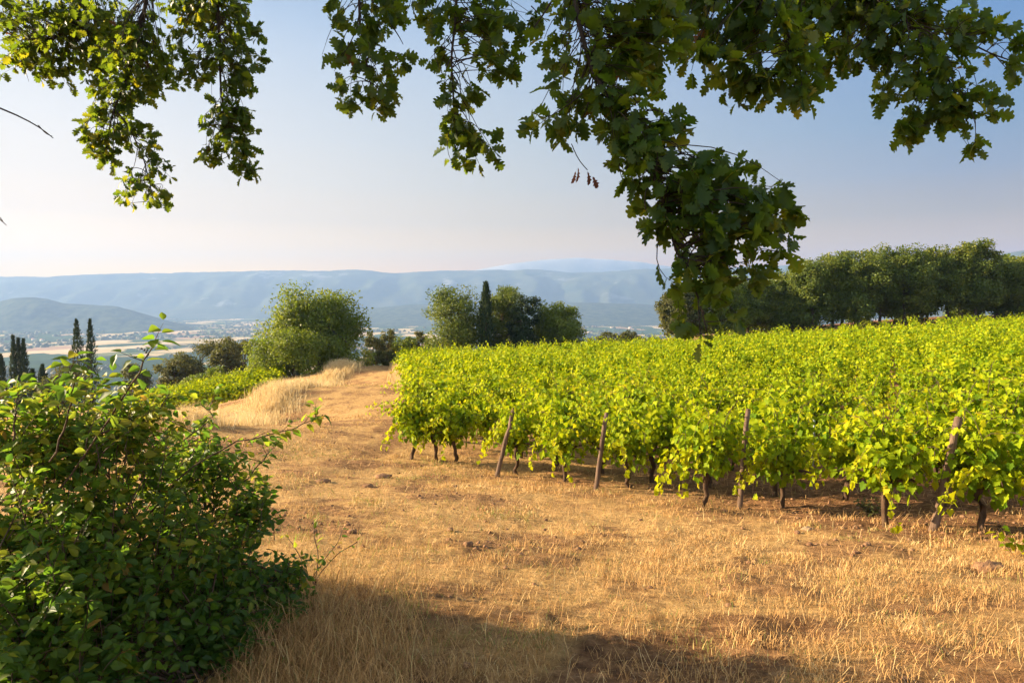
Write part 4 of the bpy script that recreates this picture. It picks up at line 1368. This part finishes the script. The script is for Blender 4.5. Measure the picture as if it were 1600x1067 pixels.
    st.build('twigs', M['twig'], o)
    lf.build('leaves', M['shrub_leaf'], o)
    # small dark berries on the highest shoot
    be = MB()
    for k in range(7):
        p = P(224, 553, 2.62) - base + RNG.normal(0, 0.012, 3)
        v, l, s = lump(0.0045, k, 1.0)
        be.add(v + p, l, s)
    be.build('berries', M['window_dark'], o, True)
    return o


shrub()

# ---------------------------------------------------------------- the overhanging oak


def oak():
    tb = np.array([-8.2, 1.5, 0]); tb[2] = H(tb[0], tb[1])
    o = thing('oak_tree', 'old oak whose dark lobed leaves hang into the top of the picture', 'tree', tb)
    tk, lb, tw, lf, cw = MB(), MB(), MB(), MB(), MB()
    zz = np.linspace(0, 5.2, 10)
    tp = np.c_[tb[0] + 0.12 * zz + 0.05 * np.sin(zz * 2), tb[1] + 0.05 * zz, tb[2] - 0.1 + zz]
    tk.tube(tp, np.array([0.62, 0.50, 0.44, 0.41, 0.39, 0.38, 0.37, 0.36, 0.35, 0.3]), 14)
    fork = tp[-2]

    def smooth(pts, n):
        q = np.array(pts)
        tt = np.linspace(0, len(q) - 1, n)
        r = np.stack([np.interp(tt, np.arange(len(q)), q[:, k]) for k in range(3)], 1)
        for _ in range(2):
            r[1:-1] = (r[:-2] + 2 * r[1:-1] + r[2:]) / 4
        return r

    # (spine in photo pixels and depth, start radius), then (blob px, py, radius, depth, clusters, leaf size)
    groups = [
        ([(200, -140, 5.6), (150, -40, 5.5), (110, 40, 5.4), (60, 80, 5.4)], 0.02,
         [(20, 20, 60, 5.6, 32, .085), (90, 50, 65, 5.5, 46, .085), (150, 60, 65, 5.4, 44, .085), (60, 90, 40, 5.5, 20, .085), (5, 90, 25, 5.6, 8, .085), (150, 115, 26, 5.4, 9, .085), (100, 112, 24, 5.4, 8, .085)]),
        ([(260, -160, 5.2), (235, -30, 5.1), (210, 90, 5.0), (175, 180, 5.0), (165, 235, 5.0)], 0.018,
         [(190, 60, 55, 5.1, 40, .085), (225, 100, 42, 5.0, 24, .085), (195, 130, 42, 5.0, 22, .085), (240, 140, 20, 5.0, 6, .085), (165, 170, 30, 5.0, 13, .085), (155, 215, 28, 5.0, 11, .085), (160, 245, 25, 5.0, 8, .085), (185, 205, 20, 5.0, 6, .085)]),
        ([(180, 170, 5.0), (205, 205, 4.95), (225, 250, 4.95), (235, 290, 4.95), (240, 318, 4.95)], 0.006,
         [(215, 205, 22, 4.95, 8, .082), (235, 235, 22, 4.95, 8, .082), (250, 265, 20, 4.95, 7, .082), (220, 285, 22, 4.95, 7, .082), (240, 305, 28, 4.95, 11, .082), (205, 310, 16, 4.95, 4, .082)]),
        ([(330, -150, 5.0), (340, -20, 4.9), (342, 60, 4.8), (345, 140, 4.8), (352, 200, 4.8), (375, 260, 4.8)], 0.014,
         [(270, 8, 30, 4.9, 10, .085), (300, 15, 35, 4.9, 14, .085), (350, 20, 45, 4.9, 28, .085), (385, 45, 26, 4.8, 13, .085), (285, 75, 30, 4.9, 9, .085), (310, 110, 28, 4.9, 10, .085), (385, 95, 28, 4.8, 12, .085), (350, 90, 28, 4.8, 8, .085), (280, 130, 18, 4.9, 5, .085),
          (370, 130, 26, 4.8, 10, .085), (355, 165, 26, 4.8, 11, .085), (345, 195, 28, 4.8, 12, .085), (385, 195, 22, 4.8, 9, .085), (330, 238, 20, 4.8, 8, .085), (375, 235, 24, 4.8, 9, .085), (388, 268, 18, 4.8, 6, .085)]),
        ([(560, -180, 3.9), (560, -60, 3.8), (562, 40, 3.7), (575, 110, 3.7), (585, 170, 3.7)], 0.012,
         [(530, 15, 32, 3.8, 9, .088), (575, 25, 45, 3.7, 16, .088), (620, 15, 30, 3.8, 8, .088), (520, 95, 24, 3.75, 6, .088), (570, 80, 40, 3.7, 13, .088), (615, 100, 20, 3.7, 4, .088), (545, 145, 26, 3.7, 8, .088), (590, 140, 30, 3.7, 11, .088), (590, 175, 18, 3.7, 4, .088)]),
        ([(720, -200, 3.5), (715, -60, 3.4), (712, 30, 3.4), (705, 90, 3.35), (708, 150, 3.3), (715, 230, 3.3)], 0.011,
         [(660, 20, 30, 3.5, 8, .09), (710, 20, 35, 3.4, 10, .09), (685, 85, 24, 3.4, 6, .09), (750, 50, 38, 3.4, 12, .09), (795, 55, 34, 3.3, 10, .09), (770, 100, 24, 3.3, 6, .09), (800, 100, 20, 3.3, 4, .09), (770, 20, 34, 3.4, 9, .09), (840, 25, 30, 3.3, 6, .09),
          (702, 150, 24, 3.3, 5, .088), (735, 150, 20, 3.3, 4, .088), (725, 190, 24, 3.3, 7, .088), (705, 200, 16, 3.3, 3, .088), (738, 215, 20, 3.3, 4, .088), (712, 250, 18, 3.3, 4, .088), (772, 236, 18, 3.25, 3, .085), (755, 250, 10, 3.25, 1, .085)]),
        ([(900, -200, 3.0), (890, -60, 2.9), (905, 40, 2.8), (925, 110, 2.75), (965, 180, 2.7), (1005, 240, 2.65), (1035, 310, 2.6), (1055, 390, 2.6), (1090, 460, 2.6), (1105, 520, 2.6)], 0.012,
         [(1048, 20, 30, 2.85, 8, .092), (1060, 60, 26, 2.8, 6, .09), (910, 15, 45, 2.9, 11, .092), (960, 40, 55, 2.8, 18, .092), (1010, 30, 50, 2.8, 16, .092), (870, 75, 30, 2.9, 6, .092), (925, 90, 34, 2.8, 8, .092), (985, 110, 45, 2.75, 15, .092), (1010, 75, 45, 2.8, 15, .092),
          (850, 185, 26, 2.8, 4, .09), (895, 185, 34, 2.8, 8, .09), (885, 150, 25, 2.8, 4, .09), (945, 165, 34, 2.75, 8, .09), (985, 180, 42, 2.7, 13, .092), (960, 225, 28, 2.7, 6, .09), (1005, 240, 46, 2.65, 15, .092), (1040, 205, 30, 2.7, 7, .09), (1030, 285, 42, 2.65, 12, .092), (985, 285, 24, 2.65, 4, .09),
          (1090, 300, 50, 2.6, 14, .095), (1130, 275, 34, 2.6, 7, .095), (1140, 330, 52, 2.6, 15, .095), (1195, 315, 40, 2.6, 9, .095), (1240, 325, 28, 2.6, 5, .095), (1235, 360, 20, 2.6, 2, .095), (1150, 262, 20, 2.6, 2, .095), (1090, 355, 45, 2.6, 12, .095), (1045, 350, 34, 2.6, 7, .09), (1190, 365, 44, 2.6, 10, .095), (1225, 390, 22, 2.6, 3, .095), (1120, 390, 42, 2.6, 10, .095),
          (1060, 425, 24, 2.6, 4, .088), (1100, 440, 30, 2.6, 5, .09), (1150, 425, 24, 2.6, 3, .09), (1180, 445, 14, 2.6, 2, .085), (1075, 505, 22, 2.6, 3, .08), (1100, 530, 16, 2.6, 1, .08), (1150, 500, 22, 2.6, 2, .08), (1120, 470, 20, 2.6, 2, .08)]),
        ([(1080, -190, 3.3), (1130, -80, 3.2), (1200, 0, 3.1), (1240, 70, 3.1), (1235, 140, 3.1)], 0.014,
         [(1075, 15, 50, 3.2, 18, .092), (1130, 20, 55, 3.2, 22, .092), (1100, 75, 45, 3.1, 15, .092), (1160, 80, 45, 3.1, 14, .092), (1200, 30, 55, 3.1, 22, .092), (1150, 130, 32, 3.1, 7, .09), (1200, 140, 34, 3.1, 9, .09), (1235, 155, 24, 3.1, 5, .09), (1240, 95, 34, 3.1, 9, .09), (1255, 130, 14, 3.1, 2, .09), (1120, 125, 14, 3.1, 1, .085)]),
        ([(1200, -190, 3.5), (1300, -70, 3.4), (1390, 10, 3.3), (1450, 70, 3.2), (1490, 140, 3.2), (1515, 200, 3.2)], 0.014,
         [(1235, 50, 36, 3.3, 12, .09), (1250, 8, 36, 3.4, 12, .09), (1340, 5, 36, 3.4, 12, .09), (1260, 25, 50, 3.4, 20, .09), (1320, 25, 50, 3.4, 20, .09), (1380, 30, 50, 3.3, 20, .09), (1300, 85, 34, 3.3, 10, .09), (1345, 85, 30, 3.3, 8, .09), (1385, 90, 36, 3.3, 10, .09), (1440, 30, 42, 3.3, 14, .09), (1500, 25, 30, 3.3, 7, .09), (1440, 90, 36, 3.2, 9, .09), (1490, 75, 32, 3.2, 7, .09),
          (1380, 140, 22, 3.2, 4, .088), (1420, 140, 30, 3.2, 7, .09), (1470, 140, 34, 3.2, 9, .09), (1430, 190, 28, 3.2, 6, .088), (1485, 185, 28, 3.2, 7, .088), (1520, 150, 26, 3.2, 6, .088), (1545, 175, 18, 3.2, 2, .088), (1515, 225, 18, 3.2, 3, .085), (1415, 205, 12, 3.2, 2, .085)]),
        ([(1440, 40, 3.25), (1500, 60, 3.2), (1550, 85, 3.2), (1600, 102, 3.2)], 0.005,
         [(1545, 55, 24, 3.2, 4, .088), (1575, 80, 20, 3.2, 3, .088), (1575, 105, 14, 3.2, 2, .088), (1555, 35, 15, 3.2, 2, .088)]),
    ]
    pos, drc, nrm, scl, var = [], [], [], [], []

    def cluster(curve, outd, size, k, vb):
        for q in range(k):
            f_ = (1 - 0.5 * RNG.random() ** 1.6 * (q > 1)) * (len(curve) - 1)
            i_ = min(int(f_), len(curve) - 2)
            c = curve[i_] + (curve[i_ + 1] - curve[i_]) * (f_ - i_)
            t = unit(outd * RNG.uniform(0.1, 0.9) + rand_dir(1)[0] * 0.9 + np.array([0, 0, -0.25]))
            pos.append(c + t * 0.004)
            drc.append(t)
            nrm.append(unit(np.array([-0.2, -0.15, 0.5]) + RNG.normal(0, 0.6, 3)))
            scl.append(size * RNG.uniform(0.55, 1.04))
            var.append(1.0 if RNG.random() < 0.004 else np.clip(vb + RNG.normal(0, 0.17), 0, 0.93))

    for gi, (pix, r0, bl) in enumerate(groups):
        sp = smooth([P(*a) for a in pix], 6 * len(pix))
        lb.tube(sp, np.linspace(r0, max(0.0025, r0 * 0.16), len(sp)), 6)
        if pix[0][1] < -100:
            e = sp[0]
            m = fork * 0.35 + e * 0.65 + np.array([0, 0, 1.3])
            pts = bez(fork, m, e, 16) + np.r_[np.zeros((1, 3)), RNG.normal(0, 0.05, (14, 3)), np.zeros((1, 3))]
            lb.tube(pts, np.linspace(0.15, r0, 16), 8)
        for (px, py, rp_, d, cnt, size) in bl:
            R = rp_ / FPX * d
            c = P(px, py, d)
            for k in range(int(cnt * ((1.7, 1.4, 0.9, 1.25)[gi] if gi < 4 else 1.0 if gi > 6 else 0.8)) + 1):
                off_ = rand_dir(1)[0] * R * RNG.uniform(0, 1) ** 0.4 * RNG.uniform(0.7, 1.12)
                off_[1] *= 1.4
                e = c + off_
                dist = np.linalg.norm(sp - e, axis=1)
                jn = int(np.argmin(dist))
                jn = max(0, jn - RNG.integers(0, 9))
                outd = unit(unit(e - sp[jn]) + RNG.normal(0, 0.35, 3) + np.array([0.05, 0, -0.2]))
                m = (sp[jn] + e) / 2 + RNG.normal(0, 0.06, 3) + np.array([0, 0, 0.04])
                cv = bez(sp[jn], m, e, 7)
                tw.tube(cv, np.linspace(0.0030, 0.0011, 7), 4)
                cluster(cv, outd, size, RNG.integers(4, 7) if gi < 4 else RNG.integers(4, 8), 0.45 + RNG.normal(0, 0.1))
    # bare twigs
    for pix, r in [([(-60, 150, 5.0), (0, 167, 5.0), (40, 187, 5.0), (65, 200, 5.0), (83, 216, 5.0)], 0.008), ([(60, 196, 5.0), (72, 210, 5.0), (82, 213, 5.0)], 0.004), ([(-40, 320, 5.0), (-5, 338, 5.0), (10, 352, 5.0)], 0.006), ([(0, 340, 5.0), (4, 345, 5.0), (6, 349, 5.0)], 0.003),
                   ([(870, -10, 3.1), (835, 45, 3.1), (815, 60, 3.1)], 0.005), ([(830, 10, 3.1), (855, 35, 3.1)], 0.003), ([(30, 90, 5.4), (40, 110, 5.4), (45, 128, 5.4)], 0.003), ([(612, 40, 3.7), (625, 60, 3.7), (630, 70, 3.7)], 0.004)]:
        sp = smooth([P(*a) for a in pix], 8)
        tw.tube(sp, np.linspace(r, r * 0.4, 8), 5)
    # crown above and left of the frame, plus unseen leaf clumps added to cast shade
    cen = [((-7.5, 2.6, 5.0), 3.0, 2600), ((-5.0, 2.0, 4.6), 2.2, 900), ((-2.0, 1.2, 4.6), 2.2, 450), ((1.5, 0.8, 4.6), 2.0, 350), ((-10, 1.5, 4.6), 2.6, 1300), ((-7.5, -1.5, 4.8), 3.0, 1000), ((-6.5, 3.4, 2.9), 1.4, 1700), ((-7.4, 3.5, 3.2), 1.3, 1300), ((-6.5, 3.9, 4.4), 1.2, 1300), ((-6.7, 4.7, 3.5), 0.9, 800), ((-7.0, 4.7, -0.4), 1.4, 1300), ((-8.6, 4.5, -0.1), 1.4, 1000)]
    for c, R, cnt in cen:  # masses of the crown and added shading clumps outside the picture
        d = rand_dir(cnt)
        p = np.array(c) + d * R * (RNG.random(cnt) ** 0.5)[:, None] * np.array([1, 0.8, 0.62])
        # keep the crown and the added clumps outside the view
        dep = p @ CF
        px_ = 800 + FPX * p[:, 0] / np.maximum(dep, 0.01)
        py_ = 533.5 - FPX * (p @ CU) / np.maximum(dep, 0.01)
        vis = (dep > 0) & (px_ > -60) & (px_ < 1700) & (py_ > -60)
        p = p[~vis]
        d = d[~vis]
        cw.leaves(OAK_LOW, p, unit(rand_dir(len(p)) + np.array([0, 0, -0.3])), unit(RNG.normal(size=(len(p), 3)) * 0.6 + np.array([0, 0, 0.7])), 0.21 * RNG.uniform(0.7, 1.2, len(p)))
        m = (fork + np.array(c)) / 2 + np.array([0, 0, 0.4])
        lb.tube(bez(fork, m, np.array(c), 10), np.linspace(0.16, 0.04, 10), 7)
        for k in range(0, len(p), 90):
            lb.tube(bez(np.array(c), (np.array(c) + p[k]) / 2 + np.array([0, 0, 0.2]), p[k], 6), np.linspace(0.03, 0.008, 6), 5)
    lf.leaves(OAK, np.array(pos), np.array(drc), np.array(nrm), np.array(scl), np.array(var))
    # withered leaves on one twig
    dl = MB()
    q = np.array([P(903, 262, 2.75), P(918, 268, 2.75), P(926, 276, 2.75), P(899, 268, 2.75)])
    dl.leaves(OAK_LOW, q, np.array([[0.1, 0, -1.0], [0.3, 0.2, -1], [0.5, 0, -1], [-0.1, 0.2, -1]]), np.array([[0.9, 0.3, 0], [0.7, -0.7, 0], [0.3, -0.9, 0], [0.8, 0.5, 0]]), [0.06, 0.055, 0.05, 0.05])
    tw.tube(smooth([P(893, 225, 2.75), P(903, 250, 2.75), P(918, 266, 2.75)], 6), 0.002, 4)
    for mb in (tk, lb, tw, lf, cw, dl):
        mb.v = [v - tb for v in mb.v]
    tk.build('trunk', M['bark'], o, True)
    lb.build('limbs', M['oak_twig'], o, True)
    tw.build('twigs', M['oak_twig'], o)
    lf.build('foliage', M['oak_leaf'], o)
    cw.build('crown', M['oak_leaf'], o)  # also holds the unseen clumps added to shade sprays and foreground
    dl.build('withered_leaves', M['dead_leaf'], o)
    return o


oak()

# ---------------------------------------------------------------- haze: one box of even pale air round everything
hm, ht, ho = nt('pale_haze')
pv = ht.nodes.new('ShaderNodeVolumePrincipled')
pv.inputs['Color'].default_value = (0.235, 0.365, 0.63, 1)
pv.inputs['Density'].default_value = 1.75e-4
pv.inputs['Anisotropy'].default_value = 0.15
ht.links.new(pv.outputs[0], ho.inputs['Volume'])
hb = MB()
x0, x1, y0, y1, z0, z1 = -8600, 8600, -3000, 9600, -176, 640
v = np.array([(x0, y0, z0), (x1, y0, z0), (x1, y1, z0), (x0, y1, z0), (x0, y0, z1), (x1, y0, z1), (x1, y1, z1), (x0, y1, z1)])
hb.add(v, [0, 3, 2, 1, 4, 5, 6, 7, 0, 1, 5, 4, 1, 2, 6, 5, 2, 3, 7, 6, 3, 0, 4, 7], [4] * 6)
tag(hb.build('haze', hm), 'pale bluish haze filling the valley air', 'haze', None, 'stuff')
